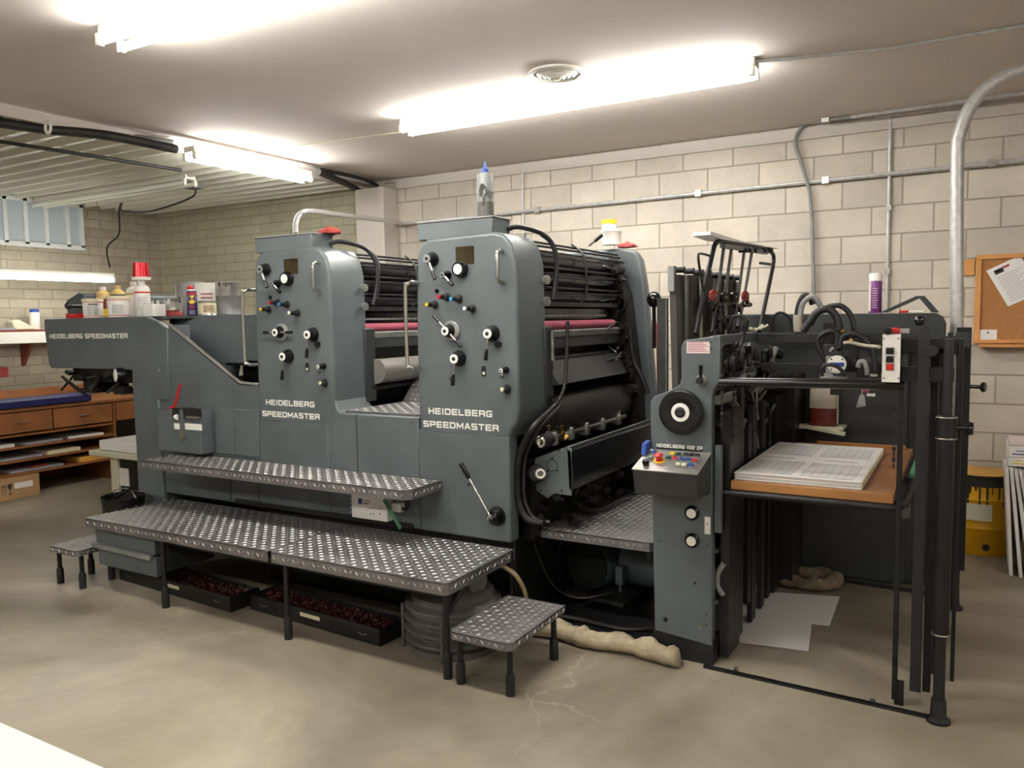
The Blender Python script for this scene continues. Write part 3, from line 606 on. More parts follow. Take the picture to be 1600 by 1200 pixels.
MB().box(-4.0,-2.6,YF+.0,YF+.013,.47,.50).build('recess_shade_strip','black_rubber',D)  # black strip paints the shade of a recess at the panel foot
# ---------------------------------------------------------------- upper step
g=treadplate(-4.50,-2.40,3.10,YF-.004,.757,.05,cut=[(-4.50,3.10),(-2.44,3.10),(-2.40,3.14),(-2.40,3.396),(-4.36,3.396)])
t=thing('running_board','narrow raised tread plate step along the front of the press','step',(-3.4,3.25,.757),'tread plate steps')
g.build('tread','plate_steel',t)
for x in (-4.2,-3.4,-2.6): MB().box(x-.01,x+.01,3.13,3.396,.725,.75).build('bracket','black_steel',t)
# ---------------------------------------------------------------- long platform
t=thing('operator_platform','long tread plate platform on thin black legs before the press','platform',(-3.28,3.1,0),'tread plate steps')
ZP=.447
for x0,x1,c in ((-4.62,-3.06,[(-4.62,2.81),(-4.60,2.79),(-3.06,2.79),(-3.06,3.39),(-4.50,3.39)]),(-3.055,-1.96,None)):
    treadplate(x0,x1,2.79,3.39,ZP,.055,right=(x1>-2),cut=c).build('tread','plate_steel',t)
MB().box(-4.5,-2.0,2.84,2.87,.36,.40).box(-4.5,-2.0,3.3,3.33,.36,.40).build('rail','black_steel',t)
def leg(t,x,y,z1,foot=.12):
    l=MB().cyl((x,y,foot*.9),(x,y,z1),.0135,n=12).build('leg','black_steel',t)
    MB().lathe([(.021,0),(.021,foot*.85),(.0155,foot),(.0,foot)],(x,y,0),(0,0,1),14).build('rubber_foot','black_rubber',l)
for x,y in ((-3.92,2.815),(-2.96,2.815),(-1.99,2.83),(-4.4,3.3),(-1.965,3.365)): leg(t,x,y,ZP-.005)
# steel drawers slung under the platform end
dr=MB().box(-4.57,-4.03,2.86,3.25,.16,.385).build('drawer_case','press_paint_dark',t)
MB().prism([(-4.575,.285),(-4.02,.285),(-4.02,.39),(-4.585,.39)],'y',2.835,2.87).build('drawer_front','press_paint',t)
MB().prism([(-4.56,.155),(-4.015,.155),(-4.015,.27),(-4.56,.27)],'y',2.835,2.87).build('drawer_front','press_paint',t)
MB().prism([(-4.59,.262),(-4.04,.252),(-4.04,.282),(-4.59,.288)],'y',2.81,2.84).build('drawer_lip','dull_grey',t,bevel=.003)
# ---------------------------------------------------------------- small steps
def small_step(x0,x1,y0,y1,z,label):
    t=thing('small_step',label,'step',((x0+x1)/2,(y0+y1)/2,0),'tread plate steps')
    treadplate(x0,x1,y0,y1,z,.035).build('tread','plate_steel',t)
    for x,y in ((x0+.035,y0+.04),(x1-.03,y0+.045),(x1-.03,y1-.06),(x0+.03,y1-.05)): leg(t,x,y,z-.004,.10)
small_step(-1.945,-1.63,2.775,3.29,.245,'low tread plate step stool at the right end of the long platform')
small_step(-4.93,-4.64,2.745,3.04,.245,'low tread plate step stool at the left end of the long platform')
# ---------------------------------------------------------------- register section at the right of the taller unit
a=PY(838,694,3.55); xs,zs=a.x+.04,a.z+.02
y1=PX(975,655,xs).y; y1=min(y1,4.72)
sh=MB().cyl((xs,3.62,zs),(xs,y1,zs),.016,n=16).build('gripper_shaft','steel',U2)
MB().lathe([(.034,0),(.034,.10),(.022,.11),(0,.11)],(xs,3.52,zs),(0,1,0),24).build('shaft_cap','dark_steel',sh)
MB().lathe([(.028,0),(.03,.004),(.018,.008),(.006,.004)],(xs,3.52,zs),(0,-1,0),24).build('shaft_end','chrome',sh)
for px in (862,888,912,937,962):
    y=PX(px,690-(px-838)*.3,xs).y; g=MB()
    g.prism([(y-.02,zs-.035),(y+.02,zs-.035),(y+.02,zs+.02),(y+.01,zs+.035),(y-.012,zs+.035),(y-.02,zs+.01)],'x',xs-.03,xs+.03).build('gripper_clamp','tin',U2,bevel=.004)
    if px<940:
        g=MB().cyl((xs,y-.03,zs+.03),(xs,y-.03,zs+.075),.004,n=8).cyl((xs-.012,y-.03,zs+.068),(xs+.012,y-.03,zs+.068),.004,n=8); g.build('wing_screw','brass',U2)
for px in (874,965):
    y=PX(px,690-(px-838)*.3,xs).y; g=MB(); rr=random.Random(px)
    for i in range(9): g.obox((xs+rr.uniform(-.02,.02),y+rr.uniform(-.05,.05),zs+rr.uniform(-.02,.05)),(.02,.03,.02),(rr.random(),rr.random(),0))
    g.build('brass_block','brass',U2)
MB().tube([(xs-.05,y1-.35,zs+.11),(xs-.02,y1-.2,zs+.09),(xs,y1-.18,zs+.0)],.008,8).build('support_arm','blade_grey',U2)
yp=3.58
pl=[PY(*q,yp) for q in ((836,716),(888,697),(893,703),(893,775),(866,771),(855,779),(830,760))]
xr=pl[2].x
g=MB().prism([(p.x,p.z) for p in pl],'y',yp,yp+.012).build('register_side_plate','press_paint',U2,bevel=.002)
c=PY(863,727,yp); MB().ring((c.x,yp-.001,c.z),(0,1,0),.03,.0015,28,6).build('cover_ring','dark_steel',g)
for q in ((863,716),(856,735),(871,735),(873,704),(878,767),(845,766)):
    p=PY(*q,yp); MB().cyl((p.x,yp-.004,p.z),(p.x,yp,p.z),.005,n=10).build('screw','black_steel',g)
zt_=pl[2].z; MB().prism([(xr-.03,zt_+.008),(xr,zt_-.005),(xr+.01,.80),(xr,.73),(xr-.02,.73)],'y',yp,4.78).build('register_cover','roller_black',U2,bevel=.006)
MB().cyl((xr-.03,yp,zt_+.008),(xr-.03,4.78,zt_+.008),.006).build('cover_edge','blade_grey',U2)
MB().box(xr-.28,xr-.03,yp+.05,4.78,.72,.86).build('register_trough','grease',U2)
p=PY(824,742,3.5); k=MB().lathe([(.045,0),(.045,.04),(.03,.06),(0,.06)],(p.x+.02,3.57,p.z),(.35,-1,0),24).build('pressure_valve','dark_steel',U2)
MB().lathe([(.028,.0),(.03,.012),(0,.013)],(p.x+.065,3.52,p.z+.01),(.6,-1,0),24).build('pressure_gauge','steel',k)
MB().ring((p.x+.072,3.508,p.z+.01),(.6,-1,0),.02,.004,20,6).build('gauge_rim','white_dial',k)
# big cable loom down the edge of the unit
loom=[PY(*q,3.46) for q in ((848,503),(849,560),(851,610),(846,640),(836,665),(818,695),(810,720),(808,760),(812,790),(826,812),(850,818))]
loom[0].y=3.74;loom[1].y=3.72;loom[2].y=3.68;loom[3].y=3.60
MB().tube(spline(loom,6),[.010]*(6*3)+[.018]*(len(spline(loom,6))-18),10).build('cable_loom','grease',U2)
MB().tube(spline([q+Vector((.02,.03,0)) for q in loom[3:]],5),.012,8).build('cable_loom','black_rubber',U2)
p=[PY(*q,3.9) for q in ((850,470),(852,510),(856,560))]
MB().cyl((-1.9,3.72,1.38),(-1.9,3.72,1.54),.011).build('tray_pipe','steel',U2)
# hose on the far side frame
p=[PY(*q,4.7) for q in ((985,512),(987,545),(993,570),(1003,590),(1012,615))]
MB().tube(spline(p,5),.016,8).build('hose','black_rubber',U2)
p=[PY(*q,4.7) for q in ((935,795),(960,790),(975,775),(955,765))]
MB().tube(spline([PY(*q,3.9) for q in ((895,782),(915,795),(940,797),(965,785),(985,778))],5),.013,8).build('hose','dark_steel',U2)
g=MB(); rr=random.Random(9)
for i in range(30):
    g=MB(); y=rr.uniform(3.62,4.6); x=rr.uniform(-1.95,-1.76); z=rr.uniform(.53,.74); s=rr.uniform(.008,.028)
    (g.cyl((x,y,z),(x+rr.uniform(.01,.05),y-rr.uniform(0.01,.06),z),s,n=12) if i%2 else g.obox((x,y,z),(s*2,s*3,s),(rr.random(),rr.random(),rr.random()))).build('drive_part','grease',U2)
MB().box(-2.0,-1.93,3.55,4.9,.45,.8).build('inner_wall','black_steel',U2)
# ---------------------------------------------------------------- walkway plate between the units
t=thing('walkway_plate','tread plate walkway between right printing unit and feeder','step',(-1.65,4.2,.5),'tread plate steps')
treadplate(-1.985,-1.30,3.62,4.85,.50,.045,cut=[(-1.985,3.62),(-1.33,3.62),(-1.30,3.65),(-1.30,4.85),(-1.985,4.85)]).build('tread','plate_steel',t)
MB().box(-1.96,-1.93,3.66,4.8,.40,.455).box(-1.36,-1.33,3.66,4.8,.40,.455).build('rail','black_steel',t)
# ---------------------------------------------------------------- floor pan, motor, cables
tag(MB().box(-1.97,-1.29,3.52,4.9,0,.035).box(-1.97,-1.29,3.50,3.53,0,.05).build('drip_pan','black_steel'),'black oily floor pan under the walkway plate','pan')
mt=thing('electric_motor','dark grey round motor under the walkway plate','motor',(-1.5,4.2,.035))
c=PY(918,880,4.0); 
MB().lathe([(.14,0),(.15,.03),(.15,.3),(.12,.32),(0,.32)],(c.x,4.0,c.z),(.25,1,0),32).build('motor_body','motor_grey',mt)
MB().lathe([(.0,.04),(.09,.04),(.10,.02),(.125,.0),(.14,.0),(.14,-.01),(.0,-.01)],(c.x,3.99,c.z),(.25,1,0),32).build('motor_face','dark_steel',mt)
MB().box(c.x-.1,c.x+.3,4.02,4.3,.035,c.z-.12).build('motor_base','black_steel',mt)
MB().tube(spline([(c.x-.13,3.95,c.z+.12),(c.x-.2,3.92,c.z),(c.x-.17,3.88,c.z-.17),(c.x-.02,3.84,c.z-.2),(c.x+.1,3.86,c.z-.15)],5),.012,8).build('belt_hose','dark_steel',mt)
p=PY(967,900,3.9); MB().box(p.x-.02,p.x+.02,3.9,3.95,p.z-.05,p.z+.05).cyl((p.x,3.92,p.z-.09),(p.x,3.92,p.z-.05),.01).build('switch_box','motor_grey',mt)
g=MB(); c2=PY(1000,880,4.2)
g.cyl((c.x+.2,4.1,c.z+.02),(c.x+.55,4.1,c.z+.02),.13,n=28).build('gearbox','motor_grey',mt)
MB().beam(PZ(885,925,.1),PZ(960,940,.1),.05,.02).beam(PZ(965,945,.1),PZ(1018,905,.1),.06,.02).build('motor_rail','dark_steel',mt)
tag(MB().tube(spline([PZ(872,962,.06),PZ(900,967,.05),PZ(935,975,.05),PZ(975,983,.05),PZ(1022,982,.05)],5),.011,8).build('floor_cable','black_rubber'),'black cable lying along the front edge of the floor pan','cable')
tag(MB().tube(spline([PY(822,800,3.66),PY(838,860,3.66),PY(865,915,3.7),PY(905,935,3.75),PY(960,925,3.8)],6),.006,8).build('hanging_cable','black_rubber'),'thin black cable sagging beneath the walkway plate','cable')
tag(MB().tube(spline([PY(770,872,3.3),PY(785,884,3.32),PY(805,898,3.33),PY(818,920,3.36),PY(824,945,3.38)],5),.012,10).build('yellow_hose','hose_yellow'),'pale yellow hose hanging down behind the small step stool','hose')
# ---------------------------------------------------------------- sheet feeder
F=thing('sheet_feeder','dark feeder at the right end of the press, with handwheel and push button console','sheet feeder',(-.7,4.2,0),'press units')
YC=3.5
def fc(px,py,y=YC): p=PY(px,py,y); return (p.x,p.z)
col=[fc(*q) for q in ((1068,534),(1074,531),(1125,524),(1125,597),(1115,608),(1112,622),(1113,1010),(1023,985),(1018,730),(1016,628),(1022,619),(1050,609),(1062,600),(1065,590),(1064,542))]
cp=MB().prism(col,'y',YC,YC+.05).build('near_side_frame','press_paint',F,bevel=.004)
x0,x1=fc(1023,985)[0],fc(1113,1010)[0]
MB().box(x0-.01,x1+.002,YC+.005,YC+.12,0,.12).build('plinth','black_rubber',F)
h=fc(1067,643); c=(h[0],YC,h[1])
hw=MB().lathe([(.100,.012),(.104,.026),(.100,.040),(.084,.044),(.046,.034),(.0,.034)],c,(0,-1,0),48).build('handwheel','black_gloss',F)
MB().lathe([(.042,.0345),(.042,.040),(.025,.041),(.025,.035)],c,(0,-1,0),40).build('white_ring','white_dial',hw)
MB().lathe([(.025,.032),(.024,.044),(.012,.048),(0,.044)],c,(0,-1,0),32).build('hub','dark_steel',hw)
MB().cyl((c[0],YC,c[2]),(c[0],YC-.03,c[2]),.03).build('axle','steel',hw)
h=fc(1096,594); e=MB().lathe([(.026,0),(.026,.006),(.02,.008),(.014,.03),(0,.03)],(h[0],YC,h[1]),(0,-1,0),24).build('throw_off_lever','dull_grey',F)
MB().lathe([(.016,.02),(.015,.04),(0,.04)],(h[0],YC,h[1]),(0,-1,0),20).build('lever_hub','black_rubber',e)
MB().tube([(h[0]+.005,YC-.03,h[1]+.01),(h[0]+.01,YC-.045,h[1]+.035),(h[0]+.012,YC-.05,h[1]+.07)],[.005,.008,.010],10).build('lever_grip','black_gloss',e)
a=fc(1073,552);b=fc(1109,534); lb=MB().box(a[0],b[0],YC-.001,YC,a[1],b[1]).build('notice_label','label_pink',F)
g=MB(); 
for i in range(6): g.box(a[0]+.006,b[0]-.006-.01*(i%3),YC-.0016,YC-.001,a[1]+.008+i*.0075,a[1]+.0105+i*.0075)
g.build('print_lines','pink_cloth',lb)
a=fc(1026,698);b=fc(1098,690); sign('HEIDELBERG 102 ZP',b[0]-a[0],.0165,MXZ(a[0],YC-.0002,a[1]-.001),'letter_white',F)
a=fc(1026,709);b=fc(1098,700); lb=MB().box(a[0],b[0],YC-.001,YC,a[1]+.002,b[1]-.004).build('size_plate','black_rubber',F)
text('72 x 102 cm    28 3/8 x 40"',(b[0]-a[0])*.72,.009,MXZ(a[0]+.03,YC-.0022,a[1]+.008),'letter_white',lb,bold=.008)
for q in ((1080,799,'knob_up'),(1080,842,'knob_down')):
    h=fc(q[0]+2,q[1]+2); k=MB().lathe([(.034,0),(.034,.012),(.026,.02),(0,.02)],(h[0],YC,h[1]),(0,-1,0),32).build('setting_dial','black_gloss',F)
    MB().lathe([(.022,.0201),(.022,.022),(0,.022)],(h[0],YC,h[1]),(0,-1,0),28).build('dial_face','label_white',k)
for q,r in (((1072,833),.004),((1072,842),.004),((1105,819),.004),((1030,845),.004),((1086,911),.007),((1040,968),.012),((1104,960),.004),((1104,976),.004),((1105,853),.004),((1058,1000),.003),((1110,535),.0045),((1112,545),.0045)):
    h=fc(*q); MB().cyl((h[0],YC-.001,h[1]),(h[0],YC+.002,h[1]),r,n=14).build('bolt_hole','black_steel',F)
h=fc(1093,979); MB().cyl((h[0],YC-.002,h[1]),(h[0],YC,h[1]),.012).build('plug','steel',F)
a=fc(1101,834);b=fc(1110,808); MB().box(a[0],b[0],YC-.001,YC,a[1],b[1]).build('adhesive_label','label_white',F)
# console
cx0,cx1=-1.285,-.995
co=MB().prism([(3.285,.925),(3.5,.985),(3.5,.80),(3.31,.815)],'x',cx0,cx1).build('control_console','press_paint_dark',F,bevel=.003)
MB().prism([(3.285,.9255),(3.5,.9855),(3.5,.989),(3.284,.929)],'x',cx0-.004,cx1+.004).build('console_face','tin',co)
n0=Vector((0,-.06,.215)).normalized(); p0=Vector((0,3.285,.929))
def PP(px,py): d=_ray(px,py); return CAM+d*((p0-CAM).dot(n0)/d.dot(n0))
def btn(cx,cy,colr,s=.013,r=False):
    p=PP(980+cx/5,560+cy/5); u=Vector((1,0,0)); v=Vector((0,.963,.269))
    M4=Matrix(((1,0,n0.x,p.x),(0,v.y,n0.y,p.y),(0,v.z,n0.z,p.z),(0,0,0,1)))
    MB().box(-s-.003,s+.003,-s*.8-.003,s*.8+.003,0,.008,M4).build('button_frame','dull_grey',co)
    MB().box(-s,s,-s*.8,s*.8,.006,.016,M4).build('push_button',colr,co,bevel=.002,label=colr.replace('_plastic','')+' push button')
for cx,cy,m_ in ((210,745,'blue'),(355,760,'yellow'),(405,765,'green'),(458,767,'press_paint_dark'),(505,770,'black_rubber'),(550,775,'black_rubber'),(325,792,'green'),(375,797,'red'),(428,802,'blue'),(478,804,'blue'),(530,812,'red'),(400,843,'ivory'),(445,848,'ivory'),(497,848,'blue'),(187,792,'press_paint')): btn(cx,cy,m_,.0105)
p=PP(980+250/5,560+800/5); k=MB().lathe([(.024,0),(.024,.003),(.013,.004),(.012,.02),(.019,.022),(.02,.03),(.013,.036),(0,.037)],p,n0,24).build('emergency_stop','red',co,label='red mushroom button')
MB().lathe([(.027,0),(.027,.0035),(0,.0035)],p,n0,24).build('yellow_disc','yellow',k)
p=PP(980+147/5,560+835/5); MB().lathe([(.014,0),(.014,.01),(.016,.012),(.013,.026),(0,.027)],p,n0,20).build('rotary_knob','black_gloss',co)
MB().prism([(3.42,.97),(3.49,.99),(3.49,1.03),(3.43,1.02)],'x',cx0-.01,cx0+.01).build('side_clip','blue_plastic',co)
# upper frame beams
MB().box(x1-.03,x1+.0,YC+.05,4.34,1.465,1.512).build('frame_beam','press_paint',F,bevel=.003)
MB().box(-.98,-.34,4.3,4.34,1.455,1.505).build('cross_beam','dark_steel',F,bevel=.003)
MB().box(-.98,-.05,4.94,4.99,1.42,1.47).build('cross_beam','black_steel',F)
# far side frame
MB().prism([(-1.5,0.02),(-.12,.02),(-.12,1.54),(-.135,1.575),(-.17,1.597),(-1.5,1.612)],'y',5.1,5.25).build('far_side_frame','press_paint_dark',F,bevel=.006)
MB().box(-.99,-.30,5.06,5.1,.02,1.44).build('far_inner_plate','press_paint_dark',F)
# pile guides and lift posts on the press side
ix=-.95
def bar(px0,px1,py0,py1,m='black_steel',x=ix,name='guide_bar',dx=.012,z1=None):
    a=PX((px0+px1)/2,(py0+py1)/2,x); ya=PX(px0,(py0+py1)/2,x).y; yb=PX(px1,(py0+py1)/2,x).y
    d=_ray((px0+px1)/2,py0); za=PX((px0+px1)/2,py0,x).z; zb=PX((px0+px1)/2,py1,x).z
    return MB().box(x-dx,x+dx,ya,yb,max(zb,.02),za if z1 is None else z1).build(name,m,F)
bar(1133,1150,640,1016,dx=.02); bar(1153,1158,600,988); bar(1172,1178,632,966,'dark_steel'); bar(1187,1192,625,950,'dark_steel'); bar(1205,1222,618,928,dx=.02); bar(1165,1170,660,940); bar(1197,1201,640,930)
MB().box(-1.06,-1.03,3.6,5.05,.05,1.25).build('dark_backing','black_steel',F)  # black sheet put in for the darkness behind the guides
MB().box(-1.0,-.97,3.56,5.0,1.20,1.235).build('pile_top_rail','dull_grey',F)
MB().box(-.98,-.965,3.6,4.2,1.285,1.31).build('front_stop_bar','dull_grey',F)
for z in (.78,.52,.28): MB().cyl((-.985,3.56,z),(-.985,5.0,z),.009).build('cross_rod','steel',F)
rr=random.Random(21)
for i in range(70):
    g=MB(); y=rr.uniform(3.6,4.7); z=rr.uniform(.95,1.45); x=rr.uniform(-1.04,-.95); s=rr.uniform(.01,.035)
    (g.cyl((x,y,z),(x+rr.uniform(.0,.05),y+rr.uniform(-.12,.12),z+rr.uniform(-.03,.03)),s,n=12) if i%3==0 else g.obox((x,y,z),(s,s*3,s),(rr.uniform(-1,1),rr.uniform(-.4,.4),rr.uniform(-.5,.5)))).build('feeder_cam' if i%3==0 else 'feeder_bracket','grease',F)
for i in range(14):
    y=rr.uniform(3.65,4.6); z=rr.uniform(1.0,1.42); a=Vector((-.955,y,z)); MB().tube([a,a+Vector((rr.uniform(0,.04),rr.uniform(-.2,.2),rr.uniform(-.16,.16)))],.007,8).build('linkage_rod','steel',F)
for i in range(6): MB().lathe([(.03,0),(.034,.005),(.034,.02),(.03,.025),(0,.025)],(-.96,3.68+.16*i,1.38+.02*(i%2)),(1,.3,0),20).build('drive_disc','dark_steel',F)
def chain(a,b,name='roller_chain',m='dark_steel'):
    a=Vector(a);b=Vector(b);n=max(2,int((b-a).length/.022));g=MB()
    for i in range(n):
        p=a.lerp(b,(i+.5)/n); g.obox(p,(.006 if i%2 else .013,.012,.017))
    return g.build(name,m,F)
a=fc(1131,545);b=fc(1131,676); chain((x1+.03,YC+.03,a[1]),(x1+.03,YC+.03,b[1])); chain((x1+.06,YC+.12,1.30),(x1+.06,YC+.12,1.02))
a=PX(1232,600,-.9); chain((-.88,4.75,1.3),(-.88,4.75,.45))
MB().box(x1+.002,x1+.03,YC+.02,YC+.05,.62,1.02).build('pile_switch_plate','press_paint',F)
MB().tube(spline([PY(*q,3.58) for q in ((1131,880),(1122,895),(1121,915),(1130,930))],5),.014,12).build('corrugated_hose','dull_grey',F)
p=spline([PX(*q,-.94) for q in ((1212,545),(1206,560),(1205,575),(1198,590))],4); MB().tube(p,.016,10).build('air_tube','dull_grey',F)
# near bar and slim post
ft=fc(1128,597); fe=fc(1405,601)
MB().cyl((ft[0]-.01,YC,ft[1]),(fe[0]+.02,YC,fe[1]),.021,n=18).build('guard_bar','black_gloss',F)
xp=fc(1404,800)[0]
MB().box(xp-.01,xp+.01,YC-.012,YC+.012,.02,fe[1]).build('slim_post','black_steel',F,bevel=.002)
chain((xp-.022,YC,1.20),(xp-.022,YC,.98),'lift_chain')
MB().box(xp-.0,xp+.035,YC-.01,YC+.01,.0,.10).build('post_foot','black_steel',F)
MB().beam((x1-.03,3.47,.006),(-.08,3.43,.006),.02,.012).build('floor_rail','black_steel',F)
MB().beam((-1.0,5.03,.008),(-.05,4.98,.008),.03,.016).build('floor_rail','black_steel',F)
for q in ((1150,1046),(1363,1095)):
    p=PZ(*q,.01); MB().cyl((p.x,p.y,0),(p.x,p.y,.018),.012,n=6).build('floor_bolt','steel',F)
# pile carrier
zc=.80
MB().tube(spline([(-.96,3.56,zc),(-.8,3.56,zc),(-.30,3.56,zc),(-.245,3.57,zc),(-.225,3.62,zc),(-.215,3.8,zc),(-.215,4.6,zc),(-.22,4.85,zc)],4),.014,12).build('pile_carrier','black_steel',F)
for y in (3.7,4.2,4.7): MB().box(-.96,-.22,y-.02,y+.02,zc-.012,zc+.012).build('carrier_bar','black_steel',F)
MB().box(-.25,-.20,3.66,3.72,.74,.79).build('carrier_bracket','dull_grey',F)
MB().box(-.235,-.205,4.2,4.6,zc+.012,zc+.03).build('foam_strip','green_strap',F,label='faded green foam strip')
# tower of guide posts at the right
def post(x0,x1_,y0,y1_,z0,z1,m='black_steel',name='guide_post',bv=.002): return MB().box(x0,x1_,y0,y1_,z0,z1).build(name,m,F,bevel=bv)
a=PY(1428,800,3.45).x;b=PY(1446,800,3.45).x; pa=post(a,b,3.445,3.46,.09,1.545,'dark_steel')
c_=PY(1437,495,3.45); MB().sphere((c_.x,3.452,1.57),.02).build('post_knob','black_gloss',pa)
a2=PY(1448,800,3.6).x; post(a2,a2+.03,3.6,3.64,.03,1.5)
a3=PY(1455,800,3.8).x; post(a3,a3+.045,3.8,3.86,.03,1.46)
c2=PY(1475,800,3.42).x
tp=MB().cyl((c2,3.42,.36),(c2,3.42,1.13),.030,n=24).build('lift_tube','black_steel',F)
MB().cyl((c2,3.42,.02),(c2,3.42,.36),.021,n=20).build('lift_tube_foot','black_rubber',tp)
MB().lathe([(.044,0),(.044,.012),(.03,.02),(.027,.09),(0,.09)],(c2,3.42,0),(0,0,1),24).build('base_disc','dark_steel',tp)
MB().ring((c2,3.42,.355),(0,0,1),.031,.004,24,8).build('bright_ring','steel',tp)
MB().cyl((c2,3.42,1.13),(c2,3.42,1.50),.018,n=18).build('lift_tube_top','dark_steel',tp)
cl=MB().cyl((c2,3.42,1.125),(c2,3.42,1.20),.037,n=24).build('clamp','black_steel',F)
for z in (1.122,1.203): MB().ring((c2,3.42,z),(0,0,1),.035,.0035,24,8).build('clamp_edge','steel',cl)
MB().cyl((c2+.03,3.42,1.165),(c2+.075,3.41,1.165),.01).lathe([(.022,0),(.026,.006),(.022,.02),(0,.022)],(c2+.07,3.41,1.165),(1,-.1,0),10).build('clamp_screw','black_gloss',cl)
post(c2+.035,c2+.05,3.47,3.52,.15,1.50,'black_steel'); post(c2+.022,c2+.026,3.455,3.46,1.14,1.42,'steel','bright_edge',0)
xr4=PY(1501,700,4.8).x
rp=post(xr4-.035,xr4+.035,4.79,4.84,.22,1.52,'black_steel')
MB().lathe([(.045,0),(.045,.015),(.028,.02),(.024,.12),(.024,.22),(0,.22)],(xr4-.01,4.81,0),(0,0,1),20).build('base_disc','dark_steel',rp)
MB().cyl((xr4+.03,4.8,1.21),(xr4+.09,4.78,1.21),.01).lathe([(.022,0),(.027,.006),(.024,.02),(0,.022)],(xr4+.085,4.78,1.21),(1,-.3,0),10).build('clamp_screw','black_gloss',rp)
post(xr4-.07,xr4-.045,4.5,4.54,.25,1.50,'dark_steel')
post(-.135,-.11,4.1,4.14,.03,1.48,'black_steel')
# arms of the tower
MB().box(xp,c2+.02,3.47,3.50,1.33,1.39).build('tower_arm','dark_steel',F,bevel=.003)
MB().box(-.235,-.03,3.50,3.53,1.44,1.50).build('tower_arm','dark_steel',F,bevel=.003)
MB().box(-.10,-.06,3.5,4.85,1.40,1.46).build('tower_top_rail','black_steel',F)
MB().lathe([(.022,0),(.022,.01),(0,.01)],(-.125,3.44,1.455),(0,-1,0),20).build('arm_disc','dark_steel',F)
MB().box(-.06,.0,4.4,4.46,1.43,1.5).build('arm_block','press_paint_dark',F)
# control box
bx=[fc(1378,597,3.40),fc(1407,522,3.40)]
cb=MB().box(bx[0][0],bx[1][0],3.405,3.60,bx[0][1],bx[1][1]).build('control_box','press_paint_dark',F,bevel=.002)
MB().box(bx[0][0]-.001,bx[1][0]+.001,3.40,3.405,bx[0][1],bx[1][1]).build('control_face','label_white',cb)
for py,m_ in ((548,'black_gloss'),(561,'black_gloss'),(573,'red')):
    a=fc(1385,py+5,3.4);b=fc(1396,py-4,3.4); MB().box(a[0]-.003,b[0]+.003,3.398,3.402,a[1]-.002,b[1]+.003).build('button_frame','steel',cb); MB().box(a[0],b[0],3.392,3.40,a[1],b[1]).build('push_button',m_,cb,bevel=.0015,label=('red' if m_=='red' else 'black')+' push button')
for q in ((1381,529),(1404,529),(1381,591),(1404,591)):
    a=fc(*q,3.4); MB().cyl((a[0],3.3985,a[1]),(a[0],3.402,a[1]),.004,n=10).build('screw','steel',cb)
# ---- suction head and hoses
SY=4.05
S=lambda cx,cy,y=SY: PY(1100+cx/5,470+cy/5,y)
g=MB()
def sbox(x0c,y0c,x1c,y1c,ya,yb,m,name='suction_head_block',bv=.003):
    a=S(x0c,y1c);b=S(x1c,y0c); return MB().box(a.x,b.x,ya,yb,a.z,b.z).build(name,m,F,bevel=bv)
sbox(915,170,1010,340,SY+.05,SY+.15,'black_steel'); sbox(930,340,1050,560,SY+.0,SY+.14,'dark_steel'); sbox(1140,360,1195,560,SY+.03,SY+.12,'black_steel')
sbox(1010,395,1085,440,SY-.03,SY+.02,'dark_steel'); sbox(955,430,1020,590,SY-.02,SY+.05,'dull_grey'); sbox(1190,480,1370,600,SY+.0,SY+.1,'black_steel')
sbox(940,585,1120,600,SY-.06,SY+.06,'dull_grey','suction_plate'); sbox(1300,570,1360,590,SY-.03,SY+.0,'tin','bracket')
c=S(1042,495,SY-.08); k=MB().lathe([(.042,0),(.045,.01),(.045,.08),(.0,.08)],(c.x,SY-.09,c.z),(0,1,0),28).build('vacuum_pump','dark_steel',F)
MB().lathe([(.0,0),(.040,0),(.042,.004),(.04,.01),(0,.01)],(c.x,SY-.10,c.z),(0,1,0),28).build('pump_cap','plastic_white',k)
MB().box(c.x-.032,c.x+.032,SY-.103,SY-.1,c.z-.009,c.z+.009).build('pump_badge','blue',k)
for q in range(4):
    an=q*pi/2+pi/4; MB().cyl((c.x+.034*cos(an),SY-.103,c.z+.034*sin(an)),(c.x+.034*cos(an),SY-.1,c.z+.034*sin(an)),.004,n=8).build('screw','black_steel',k)
MB().lathe([(.035,0),(.035,.05),(0,.05)],S(1125,480),(0,1,0),24).build('suction_cylinder','grease',F)
def hose(pts,r,m='black_rubber',y=SY,name='air_hose',rib=False):
    q=spline([S(*p[:2],p[2] if len(p)>2 else y) for p in pts],6)
    o=MB().tube(q,[r*(1+.16*(i%2)) for i in range(len(q))] if rib else r,10).build(name,m,F,ang=80); return o
hose([(770,240),(815,180),(880,95),(950,65),(1010,90),(1050,170),(1050,240)],.017,rib=True)
hose([(830,190),(900,80),(990,75),(1035,150),(1040,240),(1035,390)],.013)
hose([(940,60,4.2),(1000,40,4.2),(1080,45,4.2),(1150,120,4.2),(1175,240,4.2),(1180,300,4.2)],.013)
hose([(960,470),(900,380),(895,290),(980,238),(1050,265),(1085,330)],.011)
hose([(1060,370),(1090,275),(1190,262),(1290,340),(1330,460),(1335,590)],.014)
hose([(925,590),(920,530),(965,500),(1050,520),(1110,590)],.009,y=SY-.14)
hose([(540,240,4.6),(545,130,4.6),(600,92,4.6),(675,140,4.6),(690,240,4.6)],.008)
hose([(195,210,3.9),(230,125,3.9),(300,125,3.9),(325,180,3.9),(300,300,3.9),(265,400,3.8)],.008)
hose([(720,240,4.4),(735,60,4.4),(780,-40,4.4),(830,-20,4.4),(850,30,4.4)],.015,'dark_steel')
hose([(745,240,4.35),(760,60,4.35),(800,-10,4.35),(860,-30,4.35),(910,40,4.35)],.014,'dull_grey')
